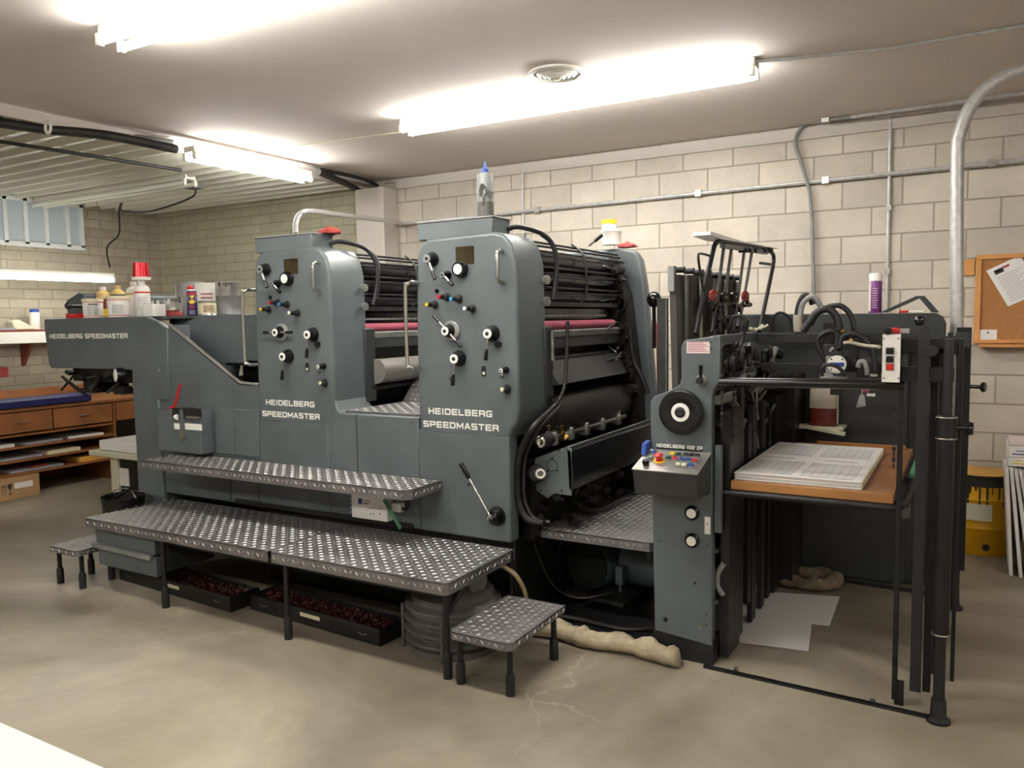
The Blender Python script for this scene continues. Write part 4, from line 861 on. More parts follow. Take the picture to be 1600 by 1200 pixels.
hose([(735,110,4.3),(735,180,4.3),(738,240,4.3)],.024,'jug_plastic',name='clear_hose')
hose([(1200,520),(1215,480),(1250,478),(1270,520),(1275,580)],.012,'dull_grey')
hose([(1090,330,4.0),(1140,325,4.0),(1260,350,4.0),(1370,360,3.8)],.008,'jug_plastic',name='clear_hose')
hose([(990,400),(1000,375),(1030,380),(1030,420)],.008,'dull_grey')
for q in ((1080,240,1055),(1150,310,1150)):
    MB().sphere(S(q[0],q[1]),.014).build('hose_clip','brass',F)
p=S(1225,770,3.9); MB().prism([(p.x-.02,p.z-.04),(p.x+.02,p.z-.03),(p.x+.015,p.z+.02),(p.x-.005,p.z+.02)],'y',3.9,3.92).cyl((p.x+.004,3.91,p.z+.02),(p.x+.004,3.91,1.30),.0025,n=6).build('hanging_weight','dull_grey',F)
for a_,b_,m_ in (((1240,680),(1290,712),'pink_cloth'),((1270,728),(1335,745),'plastic_white'),((1370,690),(1410,740),'dark_steel'),((985,675),(1085,735),'black_steel')):
    a=S(a_[0],b_[1]);b=S(b_[0],a_[1]); MB().box(a.x,b.x,SY,SY+.04,a.z,b.z).build('suction_foot',m_,F)
MB().box(-.9,-.3,SY+.02,SY+.07,1.325,1.36).build('suction_rail','black_steel',F)
# jug shelf
a=PY(1255,668,4.88);b=PY(1320,680,4.88)
MB().beam((a.x-.02,4.90,.945),(b.x+.01,4.78,.925),.02,.02).box(-.86,-.62,4.88,5.05,.93,.945).build('jug_shelf','ivory',F)
a=PY(1304,662,4.95);b=PY(1310,616,4.95); MB().box(a.x,b.x,4.95,4.97,a.z,b.z).build('cream_strip','ivory',F)
# side box left of the jug
MB().box(-1.02,-.86,4.72,5.05,.04,1.25).build('riser_duct','black_steel',F)
g=MB()
for i in range(24): g.box(-.90,-.855,4.71,4.725,.95+.012*i,.957+.012*i)
g.build('riser_ribs','dark_steel',F)
# ---- feed board swung upright
xc=-1.22
ya,yb=PX(1055,430,xc).y,PX(1152,436,xc).y
g=MB(); n=48; top=[];bot=[]
for i in range(n+1):
    y=ya+(yb-ya)*i/n; o=.012*sin(i*.9)+.006*sin(i*2.3); top.append((xc+o,y,1.80+.03*(i/n))); bot.append((xc+.02+o*1.6,y,1.05))
g.loft([[*top,*[(p[0]-.03,p[1],p[2]) for p in reversed(top)]],[*bot,*[(p[0]-.03,p[1],p[2]) for p in reversed(bot)]]])
fb=g.build('feed_board','dark_grey',F)
for k in range(5): 
    y=ya+.1+(yb-ya-.2)*k/4; MB().box(xc+.02,xc+.028,y-.015,y+.015,1.1,1.80).build('feed_tape','ivory' if k%2 else 'dull_grey',fb)
for k in range(8):
    y=ya+.05+(yb-ya-.1)*k/7; MB().cyl((xc-.02,y,1.825),(xc+.03,y,1.825),.016,n=12).build('tape_roller','black_steel',fb)
MB().box(xc-.03,xc+.0,ya-.02,ya+.02,1.72,1.84).build('board_bracket','dull_grey',fb)
a=PY(1038,600,3.72); MB().box(a.x-.03,a.x+.015,3.7,3.73,1.0,PY(1038,466,3.72).z).build('support_post','dark_steel',F); MB().box(a.x+.015,a.x+.018,3.7,3.73,1.0,PY(1038,466,3.72).z).build('post_edge','dull_grey',F)
xf=-1.12
V=lambda px,py,x=xf: PX(px,py,x)
MB().tube(spline([V(1087,522),V(1100,455),V(1114,392),V(1120,379),V(1130,377),V(1160,384),V(1195,391),V(1205,394),V(1209,404),V(1205,430),V(1186,518)],5),.0125,12).build('swing_frame','dark_steel',F)
MB().tube(spline([V(1110,400),V(1094,396),V(1091,402),V(1094,425),V(1100,462)],4),.006,8).build('swing_rod','dark_steel',F)
MB().cyl(V(1188,411),V(1203,413),.009).build('swing_handle','dark_steel',F)
MB().beam(V(1129,384),V(1197,395),.03,.02).build('swing_crossbar','dull_grey',F)
for a_,b_ in (((1131,386),(1113,520)),((1143,388),(1124,520)),((1163,392),(1146,520)),((1175,393),(1153,520))):
    p,q=V(*a_),V(*b_); MB().beam(p,q,.008,.032,up=(0,1,0)).build('swing_bar','press_paint_dark',F)
for px,py,m_ in ((1113,462,'rag_red'),(1130,465,'black_gloss'),(1146,464,'black_gloss'),(1163,463,'rag_red')):
    p=V(px,py); k=MB().lathe([(.03,0),(.03,.012),(.01,.014),(0,.014)],p,(1,-.4,0),24).build('brush_wheel',m_,F)
    MB().cyl(p+Vector((.012,-.005,0)),p+Vector((.02,-.008,0)),.008).build('wheel_hub','steel',k)
rr=random.Random(31)
for i in range(26):
    p=V(rr.uniform(1110,1168),rr.uniform(470,512)); MB().obox(p,(.02,rr.uniform(.02,.06),rr.uniform(.01,.04)),(rr.random(),0,0)).build('wheel_bracket','grease',F)
for px in (1119,1131,1151,1163): MB().cyl(V(px,478),V(px+8,476),.009).lathe([(.014,0),(.014,.012),(0,.012)],V(px+8,476),(0,1,0),10).build('wheel_screw','grease',F)
for px in (1160,1166,1175,1190,1200):
    p=V(px,391); MB().cyl(p+Vector((-.02,0,0)),p+Vector((.03,0,0)),.014,n=12).build('crossbar_roller','black_rubber',F)
p0_,p1_=V(1104,366),V(1211,388)
bd=MB().prism([(p0_.y,p0_.z-.004),(p0_.y+.2,p0_.z-.010),(p1_.y-.05,p1_.z-.008),(p1_.y,p1_.z-.004),(p1_.y,p1_.z),(p0_.y+.6,p0_.z+.012),(p0_.y+.25,p0_.z+.012),(p0_.y,p0_.z+.012)],'x',xf-.07,xf+.02).build('smoother_board','white_laminate',F)
a=PY(1165,520,4.6);b=PY(1168,500,4.6); MB().box(PY(1154,520,4.7).x,PY(1169,520,4.7).x,4.7,4.72,PY(1160,518,4.7).z,PY(1160,499,4.7).z).build('white_box','dull_grey',F)
# ---------------------------------------------------------------- board, paper and things on the feeder
bo=thing('pile_board','worn wooden board on the feeder lift, under the printed sheets','board',(-.6,4.15,.812))
MB().box(-.925,-.255,3.60,4.86,.814,.853).build('board_top','wood_dark',bo,bevel=.002)
MB().box(-.925,-.255,3.575,3.60,.814,.853).build('front_strip','wood',bo,bevel=.002,label='bare wood front strip')
ps=thing('paper_stack','stack of grey printed sheets lying on the wooden feeder board','paper',(-.65,4.1,.853))
g=MB()
for i in range(7): 
    e=.004*sin(i*2.1); g.box(-.918+e,-.385+e*.7,3.615+abs(e),4.60+e,.854+i*.0045,.8575+i*.0045)
g.build('sheets','paper',ps); MB().box(-.41,-.38,3.62,4.59,.8535,.884).build('sheet_edge','paper_cream',ps)
zt=.8852
MB().box(-.921,-.385,3.612,4.605,.8845,zt).build('top_sheet','paper',ps)
g=MB()
for (u0,u1,v0,v1) in ((-.90,-.68,3.66,4.02),(-.64,-.42,3.66,4.02),(-.90,-.68,4.20,4.52),(-.64,-.42,4.20,4.52)):
    n=22
    for i in range(n): 
        v=v0+(v1-v0)*i/n; g.box(u0,u1,v,v+.003,zt,zt+.0003)
    for i in range(7):
        u=u0+(u1-u0)*i/6; g.box(u,u+.002,v0,v1,zt,zt+.0003)
g.build('printed_rules','ink_grey',ps)
MB().box(-.90,-.74,4.09,4.10,zt,zt+.0004).box(-.60,-.45,4.09,4.10,zt,zt+.0004).box(-.9,-.68,4.20,4.205,zt,zt+.0004).box(-.60,-.42,3.655,3.66,zt,zt+.0004).build('printed_bars','ink_dark',ps)
a=PZ(1290,688,.86); tag(MB().box(-.75,-.29,4.80,4.85,.853,.868).build('wood_strip','wood'),'thin wood strip at the back edge of the feeder board','strip')
# jug
c=PY(1284,665,4.9); j=thing('jug','translucent plastic jug holding red liquid inside the feeder','jug',(c.x,4.93,.945))
hw_=.075
prof=[(1.0,0),(1.0,.15),(.98,.20),(.86,.235),(.55,.255),(.3,.262),(.3,.30)]
def rbox(cx,cy,a,b,z,s): 
    out=[]
    for k in range(28):
        t=2*pi*k/28; out.append((cx+s*a*math.copysign(abs(cos(t))**.45,cos(t)),cy+s*b*math.copysign(abs(sin(t))**.45,sin(t)),z))
    return out
MB().loft([rbox(c.x,4.95,hw_,.05,.946,.9)]+[rbox(c.x,4.95,hw_,.05,.952+h,s) for s,h in [(1,0),(1,.10)]]).build('liquid','liquid_red',j,label='dark red liquid')
MB().loft([rbox(c.x,4.95,hw_,.05,1.052,1)]+[rbox(c.x,4.95,hw_,.05,.952+h,s) for s,h in prof[1:]]).build('jug_body','jug_plastic',j)
# spray can
def can(name,label,cat,x,y,z,r,h,m,group=None,capm='plastic_white',caph=.2,capr=1.0,n=28,bands=()):
    t=thing(name,label,cat,(x,y,z),group); o=(x,y,z)
    MB().lathe([(r*.94,0),(r,.004),(r,h*(1-caph)-.008),(r*.9,h*(1-caph))],o,(0,0,1),n).build('body',m,t)
    MB().lathe([(r*capr,h*(1-caph)-.004),(r*capr,h-.006),(r*capr*.9,h),(0,h)],o,(0,0,1),n).build('cap',capm,t)
    for (a,b,mm,nm) in bands: MB().lathe([(r*1.002,a*h),(r*1.012,a*h),(r*1.012,b*h),(r*1.002,b*h)],o,(0,0,1),n).build(nm,mm,t)
    return t
p=PY(1367,489,5.17); s1=can('spray_can','purple aerosol can with white cap standing on the feeder rear frame','spray can',p.x,5.175,1.603,.036,.235,'purple',caph=.18,capr=.98)
yaw=lambda x,y: math.atan2(-x,y)*-1
def facing(x,y,r,z,dx=0):   # matrix of a frame on the camera side of a round thing
    d=Vector((-x,-y,0)).normalized(); a=math.atan2(d.y,d.x)+pi/2
    M=Matrix.Translation((x+d.x*r,y+d.y*r,z))@Matrix.Rotation(a,4,'Z')@Matrix.Rotation(pi/2,4,'X'); return M@Matrix.Translation((dx,0,0))
M=facing(p.x,5.175,.0365,1.603); g=MB()
for i in range(9): g.box(-.018,.010 if i%3 else .014,.03+i*.014,.034+i*.014,0,.0012,M)
g.build('label_print','label_pink',s1); MB().box(-.036,-.024,.01,.185,-.022,-.01,M).build('white_stripe','plastic_white',s1)
tri=[PY(*q,5.2) for q in ((1375,490),(1432,464),(1445,464),(1468,490),(1456,490),(1437,468),(1387,490))]
tag(MB().prism([(q.x,q.z+.006) for q in tri],'y',5.18,5.21).build('metal_bracket','press_paint_dark'),'bent flat metal bracket standing peaked on the feeder rear frame','bracket')
a=PY(1405,487,5.15);b=PY(1443,487,5.15)
mk=tag(MB().cyl((a.x,5.14,1.608),(a.x+.05,5.14,1.608),.007).build('marker_pen','red'),'red capped marker pen lying on the feeder rear frame','pen')
MB().cyl((a.x+.05,5.14,1.608),(b.x,5.14,1.608),.0055).build('pen_barrel','plastic_white',mk)
a=fc(1388,521,3.42); rb=tag(MB().obox((-.265,3.46,bx[1][1]+.012),(.045,.07,.022),(0,0,.2)).build('tape_dispenser','red',bevel=.003),'small red dispenser with a black end lying on the white faced control box','dispenser')
MB().lathe([(.014,0),(.014,.02),(0,.022)],(-.275,3.415,bx[1][1]+.012),(0,-1,0),16).build('black_end','black_gloss',rb)
tag(MB().obox((-.235,3.53,bx[1][1]+.010),(.05,.06,.018),(0,0,.1)).build('clear_case','tin'),'small pale case behind the red dispenser on the control box','case')
p=PZ(1205,514,1.515); g=MB(); rr=random.Random(4)
for i in range(8): g.tube([(-.96,4.18,1.52),(-.96+rr.uniform(-.02,.05),4.18+rr.uniform(-.1,.12),1.525+rr.uniform(0,.03))],.006,6)
g.build('dried_ink_scraper','ivory') and tag(bpy.data.objects['dried_ink_scraper'],'ragged pale scraper lying on the feeder side beam','scraper')
# red rag and brown parts hanging between right unit and feeder
a=[PY(*q,4.6) for q in ((1024,505),(1031,500),(1033,560),(1034,625),(1026,615),(1025,560))]
tag(MB().prism([(q.x,q.z) for q in a],'y',4.6,4.64).build('hanging_rag','rag_red',bevel=.008),'red rag hanging in the gap between right printing unit and feeder','rag')
p=PY(1022,468,4.7); tag(MB().sphere(p,.045,(1,1,1.1)).cyl(p,p+Vector((.0,0,-.3)),.012).build('work_lamp','black_gloss'),'black round lamp head on a stalk behind the right printing unit','lamp')
# ---------------------------------------------------------------- things on the printing units
def blob(name,m,label,cat,c,s,seed,n=22,k=8,flat=.5,parent=None):
    rr=random.Random(seed); ph=[rr.uniform(0,6.28) for _ in range(8)]; c=Vector(c); rings=[]
    for j in range(k+1):
        t=j/k; z=t**.7; rad=max(.02,(1-t**2.4))**.6; r=[]
        for i in range(n):
            a=2*pi*i/n; w=1+.16*sin(3*a+ph[0]+t*2)+.12*sin(5*a+ph[1]-t*3)+.07*sin(9*a+ph[2])
            r.append(c+Vector((s[0]*rad*w*cos(a),s[1]*rad*w*sin(a),s[2]*z*(1+.22*sin(2*a+ph[3])+.15*sin(5*a+ph[4]+t)))))
        rings.append(r)
    o=MB().loft(rings).build(name,m,parent)
    if label: tag(o,label,cat)
    return o
blob('shop_rag','rag_red','crumpled red rag on top of the left printing unit','rag',(-3.27,YF+.16,2.119),(.07,.06,.035),3)
blob('shop_rag','rag_red','crumpled reddish rag under the white tub on the right unit','rag',(-1.91,4.80,2.045),(.06,.05,.03),8)
p=PY(759,341,YF+.17); bt=thing('ink_bottle','squeeze bottle of dark ink with blue nozzle on the right printing unit','bottle',(p.x,YF+.17,2.119)); o=(p.x,YF+.17,2.119)
MB().lathe([(.040,0),(.043,.006),(.043,.085),(.0435,.09)],o,(0,0,1),28).build('ink','pump_grey',bt,label='dark ink')
MB().lathe([(.0435,.09),(.042,.15),(.043,.225),(.040,.236),(.016,.242)],o,(0,0,1),28).build('body','dull_grey',bt)
MB().lathe([(.018,.242),(.018,.262),(.010,.266),(.004,.30),(0,.302)],o,(0,0,1),20).build('nozzle','blue',bt)
M=facing(o[0],o[1],.043,2.119); g=MB(); rr=random.Random(14)
for i in range(16):
    x=rr.uniform(-.03,.032); z=rr.uniform(.07,.19); d=.004-.5*abs(x)**1.5
    g.obox(M@Vector((x,z,d-.002)),(rr.uniform(.006,.016),.006,rr.uniform(.008,.03)),(0,rr.random(),M.to_euler().z))
g.build('ink_smears','dark_grey',bt)
for x,y,s in ((-2.42,YF+.1,.05),(-2.33,YF+.16,.06),(-2.25,YF+.1,.04)): pass
g=MB(); rr=random.Random(6)
for i in range(10): g.obox((rr.uniform(-2.5,-2.2),YF+rr.uniform(.05,.2),2.1225),(rr.uniform(.04,.1),rr.uniform(.01,.03),.005),(0,0,rr.uniform(-.3,.3)))
tag(g.build('scrapers','dull_grey'),'dirty flat ink knives scattered on the lid of the right printing unit','ink knives',kind='stuff')
tag(MB().obox((-3.62,YF+.12,2.1225),(.1,.03,.006),(0,0,.2)).build('ink_knife','dull_grey'),'flat ink knife on the lid of the left printing unit','ink knife')
p=PY(957,382,4.9); tb=thing('plastic_tub','white tub with a yellow lidded tub inside it, far corner of right unit','tub',(p.x,4.88,2.06))
MB().lathe([(.06,0),(.066,.08),(.07,.085),(.07,.095),(0,.095)],(p.x,4.88,2.075),(0,0,1),28).build('lower_tub','plastic_white',tb)
MB().lathe([(.045,.095),(.048,.14),(0,.14)],(p.x-.012,4.87,2.075),(0,0,1),28).build('upper_tub','plastic_white',tb)
MB().lathe([(.05,.135),(.05,.16),(0,.162)],(p.x-.012,4.87,2.075),(0,0,1),28).build('yellow_lid','yellow',tb)
a,b=PY(920,384,4.6),PY(941,367,4.6); lv=MB().tube([(a.x,4.6,a.z),a.lerp(b,.5)],.007,8).build('far_lever','steel',U2); MB().tube([a.lerp(b,.45),b],.012,10).build('lever_grip','black_gloss',lv)
# ---------------------------------------------------------------- control box below the running board
a=PY(550,808,YF-.06);b=PY(604,777,YF-.06)
t=thing('wall_control_box','small white electric box with blue label under the running board','control box',((a.x+b.x)/2,YF-.03,a.z))
MB().box(a.x,b.x,YF-.06,YF-.002,a.z,b.z+.004).build('case','plastic_white',t,bevel=.003)
q=PY(560,787,YF-.06); w_=PY(566,779,YF-.06); MB().box(q.x,w_.x,YF-.062,YF-.06,q.z,w_.z).build('blue_label','blue',t)
MB().box(q.x+.04,q.x+.085,YF-.061,YF-.06,w_.z-.012,w_.z-.008).box(q.x+.04,q.x+.075,YF-.061,YF-.06,w_.z-.028,w_.z-.022).build('print_lines','ink_dark',t)
g=MB()
for px in (579.5,584,593.5):
    for py in (794,803): q=PY(px,py,YF-.06); g.cyl((q.x,YF-.062,q.z),(q.x,YF-.059,q.z),.0035,n=10)
g.build('sockets','black_steel',t)
MB().box(a.x-.012,a.x,YF-.05,YF-.01,a.z+.01,b.z).build('blue_side','blue',t)
for i in range(4): MB().cyl((a.x-.012,YF-.03,a.z+.02+.025*i),(a.x-.03,YF-.03,a.z+.02+.025*i),.006).build('gland','plastic_white',t)
q=PY(618,795,YF-.05); MB().box(q.x-.03,q.x+.03,YF-.05,YF-.002,q.z-.02,q.z+.03).build('plug','plastic_white',t,bevel=.005)
MB().tube(spline([(q.x+.03,YF-.03,q.z),(q.x+.06,YF-.03,q.z+.0),(q.x+.075,YF-.03,q.z+.04),(q.x+.06,YF-.02,q.z+.1)],5),.008,8).build('plug_cable','dark_steel',t)
MB().beam(PY(600,780,YF-.075),PY(626,826,YF-.09),.004,.022,up=(1,0,0)).build('green_strap','green_strap',t)
# ---------------------------------------------------------------- on the floor
def tray(a,b,label,seed):
    a=Vector(a);b=Vector(b); d=(b-a).normalized(); n=Vector((-d.y,d.x,0)); L=(b-a).length; an=math.atan2(d.y,d.x)
    M=Matrix.Translation(a)@Matrix.Rotation(an,4,'Z'); t=thing('drip_tray',label,'tray',tuple(a.lerp(b,.5)),'black drip trays')
    g=MB(); W=.20;H=.085
    g.box(0,L,0,W,0,.006,M).box(0,L,0,.012,0,H,M).box(0,L,W-.012,W,0,H,M).box(0,.012,0,W,0,H,M).box(L-.012,L,0,W,0,H,M).build('tray','tray_black',t,bevel=.002)
    rr=random.Random(seed); g=MB(); nx,ny=60,8
    for i in range(nx):
        for k in range(ny):
            if rr.random()<.8: 
                s=rr.uniform(.008,.018); g.obox(M@Vector((.02+(L-.04)*(i+rr.random())/nx,.02+(W-.04)*(k+rr.random())/ny,H-.02+rr.uniform(-.012,.012))),(s*1.8,s,s*.6),(rr.uniform(-1,1),rr.uniform(-1,1),rr.uniform(0,3)))
    g.box(.012,L-.012,.012,W-.012,.01,H-.025,M); s=g.build('ink_flakes','ink_chips',t,smooth=False); s['kind']='stuff'
    for x in (.12,L-.12): MB().tube([M@Vector((x-.03,-.001,.045)),M@Vector((x,-.008,.04)),M@Vector((x+.03,-.001,.045))],.003,6).build('tray_handle','steel',t)
    MB().box(L*.42,L*.57,-.002,0,.045,.065,M).build('paper_label','paper_cream',t)
tray((-4.62,3.00,0),(-3.52,2.93,0),'long black tray of dark ink flakes, under the drawer end of the platform',1)
tray((-3.47,3.02,0),(-2.48,2.955,0),'long black tray of dark ink flakes, nearest the ribbed grey pump',2)
cp_=(-2.19,3.175,0); t=thing('air_pump','round grey ribbed air pump on the floor under the platform end','pump',cp_)
MB().lathe([(.235,0),(.235,.03),(.215,.035),(.215,.05),(.245,.055),(.245,.068),(.215,.075),(.215,.10),(.245,.107),(.245,.12),(.215,.128),(.215,.155),(.245,.162),(.245,.175),(.215,.182),(.215,.205),(.24,.212),(.24,.225),(.205,.24),(.205,.27),(.19,.285),(.15,.30),(0,.30)],cp_,(0,0,1),48).build('ribbed_body','pump_grey',t)
MB().lathe([(.125,.29),(.12,.37),(.10,.39),(0,.39)],cp_,(0,0,1),32).build('motor_cap','pump_grey',t)
MB().lathe([(.05,0),(.05,.06),(.065,.06),(.065,.08),(0,.08)],(cp_[0]+.08,cp_[1],.34),(1,-.2,.1),20).build('outlet','pump_grey',t)
MB().box(cp_[0]-.05,cp_[0]+.03,cp_[1]-.125,cp_[1]-.10,.27,.33).build('switch_plate','dull_grey',t)
for an in range(5):
    a=an*2*pi/5-1.2; MB().cyl((cp_[0]+.25*cos(a),cp_[1]+.25*sin(a),.0),(cp_[0]+.25*cos(a),cp_[1]+.25*sin(a),.22),.009,n=8).build('tie_bolt','pump_grey',t)
MB().tube(spline([(cp_[0]+.14,cp_[1]-.1,.36),(cp_[0]+.13,cp_[1]-.16,.3),(cp_[0]+.1,cp_[1]-.22,.22)],4),.012,8).build('pump_hose','dark_steel',t)
# absorbent socks
def sock(pts,r,m,label,seed):
    q=spline(pts,8); rr=random.Random(seed); g=MB(); n=14; rings=[]
    for i,p in enumerate(q):
        t=(q[min(i+1,len(q)-1)]-q[max(i-1,0)]).normalized(); s=Vector((-t.y,t.x,0)).normalized(); e=min(1,(i+.6)/3,(len(q)-i-.4)/3)
        R=r*e*(1+.12*sin(i*.9+seed)+.08*rr.uniform(-1,1))
        rings.append([p+s*R*1.25*cos(2*pi*k/n)*(1+.08*rr.uniform(-1,1))+Vector((0,0,max(.002,R+R*sin(2*pi*k/n)*(1+.1*rr.uniform(-1,1))))) for k in range(n)])
    tag(g.loft(rings).build('absorbent_sock',m,ang=80),label,'absorbent sock')
sock([(-1.97,3.42,0),(-1.75,3.46,0),(-1.58,3.43,0),(-1.38,3.46,0),(-1.20,3.43,0),(-1.11,3.42,0)],.042,'fabric_sock','cream fabric sock on the floor between the small step stool and feeder',1)
sock([(-.98,4.78,0),(-.80,4.76,0),(-.68,4.80,0),(-.65,4.90,0),(-.72,4.96,0),(-.95,4.97,0)],.038,'fabric_dirty','stained fabric sock curled on the floor inside the feeder',4)
# paper sheets on the floor
def sheet(pts,z,label):
    o=MB().prism([(p.x,p.y) for p in pts],'z',z,z+.003).build('floor_sheet','paper'); tag(o,label,'paper','sheets on the feeder floor')
sheet([PZ(*q,.001) for q in ((1195,925),(1312,933),(1296,978),(1262,974),(1180,960))],.001,'pale sheet of paper on the floor inside the feeder, the rear one')
sheet([PZ(*q,.006) for q in ((1160,948),(1270,960),(1263,1018),(1130,1000),(1140,975))],.006,'pale sheet of paper on the floor inside the feeder, the front one')
# bucket behind the platform
c=(-4.87,3.22,.0); t=thing('bucket','black ink stained bucket at the left end of the press','bucket',c)
BH=.47
MB().lathe([(.10,.0),(.105,.003),(.135,BH),(.14,BH+.002),(.14,BH-.012),(.128,BH-.02),(.10,.01),(0,.01)],c,(0,0,1),36).build('pail','tray_black',t)
MB().lathe([(.0,BH-.07),(.12,BH-.07),(.0,BH-.072)],c,(0,0,1),28).build('contents','tray_black',t)
MB().tube(spline([(c[0]-.135,c[1],BH-.02),(c[0]-.07,c[1]-.02,BH+.03),(c[0]+.06,c[1],BH+.05),(c[0]+.14,c[1],BH-.01)],5),.004,8).build('bail_handle','steel',t)
MB().beam((c[0]-.05,c[1]-.05,BH-.03),(c[0]+.13,c[1]-.02,BH+.07),.04,.004).build('putty_knife','dark_steel',t)
# ---------------------------------------------------------------- right edge: drum, paper stack, cork board
c=(.09,6.14,0); t=thing('oil_drum','yellow drum with black drips at the foot of the block wall','drum',c); R=.19;H=.53
MB().lathe([(R*.97,0),(R,.01),(R,.17),(R*1.03,.18),(R,.19),(R,.36),(R*1.03,.37),(R,.38),(R,H*.86),(R*.98,H*.86)],c,(0,0,1),48).build('drum_body','drum_yellow',t)
MB().lathe([(R*1.0,H*.86),(R*1.0,H-.015),(R*1.04,H-.01),(R*1.04,H),(R*.9,H)],c,(0,0,1),48).build('rim','drum_black',t)
MB().lathe([(0,H-.004),(R*.98,H-.002),(R*.98,H+.003),(R*.9,H+.004),(.0,H+.004)],c,(0,0,1),48).build('lid','drum_top',t)
M=facing(c[0],c[1],R,0); rr=random.Random(12)
def curved(g,a0,a1,z0,z1,r):
    base=math.atan2(-c[1],-c[0]); n=6
    g.loft([[ (c[0]+rad*cos(base+a0+(a1-a0)*k/n),c[1]+rad*sin(base+a0+(a1-a0)*k/n),z) for k in range(n+1)] for rad,z in ((r,z0),(r+.003,z0),(r+.003,z1),(r,z1))],cap=False,closed=True)
g=MB(); curved(g,-.75,.35,.235,.345,R+.007); g.build('faded_label','ivory',t)
g=MB()
for i in range(16):
    g=MB(); a=rr.uniform(-.9,.9); curved(g,a,a+rr.uniform(.02,.07),H*.86-rr.uniform(.02,.16),H*.87,R+.001); g.build('black_drip','drum_black',t)
g=MB(); curved(g,-.85,-.6,.09,.2,R+.003); g.build('black_stain','drum_black',t)
g=MB(); q=facing(c[0],c[1],R,.06,.04); g.cyl(q@Vector((0,0,-.02)),q@Vector((0,0,.004)),.022,n=20); g.build('bung','drum_black',t)
xb0=PY(1571,735,5.8).x
def pad(name,x0,x1,y0,y1,z0,z1,label,m='paper'): return tag(MB().box(x0,x1,y0,y1,z0,z1).build(name,m,bevel=.002),label,'paper carton','paper cartons stacked at the right edge')
st=[]
z=0
for i,(dx,h_,lb) in enumerate(((0,.64,None),)): pass
for i in range(7):
    a=Vector((.245+i*.05,5.74,0)); b=Vector((.205+i*.023,5.8,.66-i*.004))
    o=MB().prism([(a.x,0),(a.x+.02,0),(b.x+.02,b.z),(b.x,b.z)],'y',5.58-i*.012,5.9).build('leaning_board','paper',bevel=.002)
    tag(o,'white board leaning in the row at the right edge below the paper cartons','board','white leaning boards at the right edge')
for i,(z0,z1,m_) in enumerate(((.665,.72,'paper'),(.722,.79,'label_white'),(.792,.81,'label_pink'))):
    x0_=PY(1573,720,5.8).x+(.01 if i==2 else 0); o=tag(MB().box(x0_,.75,5.62,5.95,z0,z1).build('paper_carton',m_,bevel=.003),('lowest flat white paper pack on the stack at the right edge','thick white paper pack in the middle of the stack at the right edge','thin pink edged pack topmost on the stack at the right edge')[i],'paper pack','paper packs at the right edge')
    if i<2: MB().box(x0_+.02,.7,5.618,5.62,z0+.015,z0+.022).box(x0_+.04,.7,5.618,5.62,z0+.035,z0+.04).build('printed_text','blue' if i else 'yellow',o)
tag(MB().box(.33,.9,5.95,6.3,0,.66).build('paper_skid_block','paper_cream'),'pale block of paper behind the leaning boards at the right edge','paper')
cbx=PY(1525,400,6.31).x; t=thing('cork_board','cork notice board in a wooden frame on the block wall','notice board',(.5,6.33,1.38))
MB().box(cbx+.02,1.25,6.325,6.345,1.40,1.96).build('cork','cork',t)
MB().box(cbx,cbx+.035,6.31,6.35,1.41,1.955).box(cbx,1.28,6.31,6.35,1.955,1.985).box(cbx,1.28,6.31,6.35,1.385,1.41).box(1.25,1.28,6.31,6.35,1.41,1.955).build('frame','oak',t,bevel=.002)
MB().box(cbx+.03,1.2,6.24,6.35,1.36,1.38).build('ledge','oak',t,bevel=.003)
tag(MB().box(cbx-.07,cbx-.005,6.325,6.35,1.85,1.96).build('wood_block','oak',bevel=.002),'small oak block screwed to the wall left of the cork board','block')
P_=[PY(*q,6.32) for q in ((1541,423),(1594,399),(1640,466),(1575,479))]
P_[2]=P_[1]+(P_[3]-P_[0]); o=MB().prism([(q.x,q.z) for q in P_],'y',6.32,6.322).build('pinned_letter','paper'); tag(o,'white printed letter pinned askew on the cork board','paper')
u=(P_[1]-P_[0]); v=(P_[3]-P_[0])
def q4(u0,u1,v0,v1,m_,nm): 
    pts=[P_[0]+u*a+v*b for a,b in ((u0,v0),(u1,v0),(u1,v1),(u0,v1))]; MB().prism([(q.x,q.z) for q in pts],'y',6.319,6.3205).build(nm,m_,o)
q4(.16,.42,.08,.19,'black_rubber','letterhead_logo'); q4(.42,.62,.07,.12,'rag_red','letterhead_bar'); q4(.22,.36,.11,.14,'red','logo_mark')
g=MB()
for i in range(14):
    b=.26+i*.05; pts=[P_[0]+u*a+v*bb for a,bb in ((.14,b),(.86-.1*(i%3),b),(.86-.1*(i%3),b+.012),(.14,b+.012))]; g.prism([(q.x,q.z) for q in pts],'y',6.3192,6.3205)
g.build('text_lines','ink_grey',o)
a=PY(1529,531,6.32);b=PY(1558,515,6.32); o=tag(MB().box(a.x,b.x,6.32,6.323,a.z,b.z).build('pinned_card','paper'),'small white card pinned at the lower corner of the cork board','card')
MB().sphere(((a.x+b.x)/2,6.317,b.z-.02),.006).build('pin','black_steel',o)
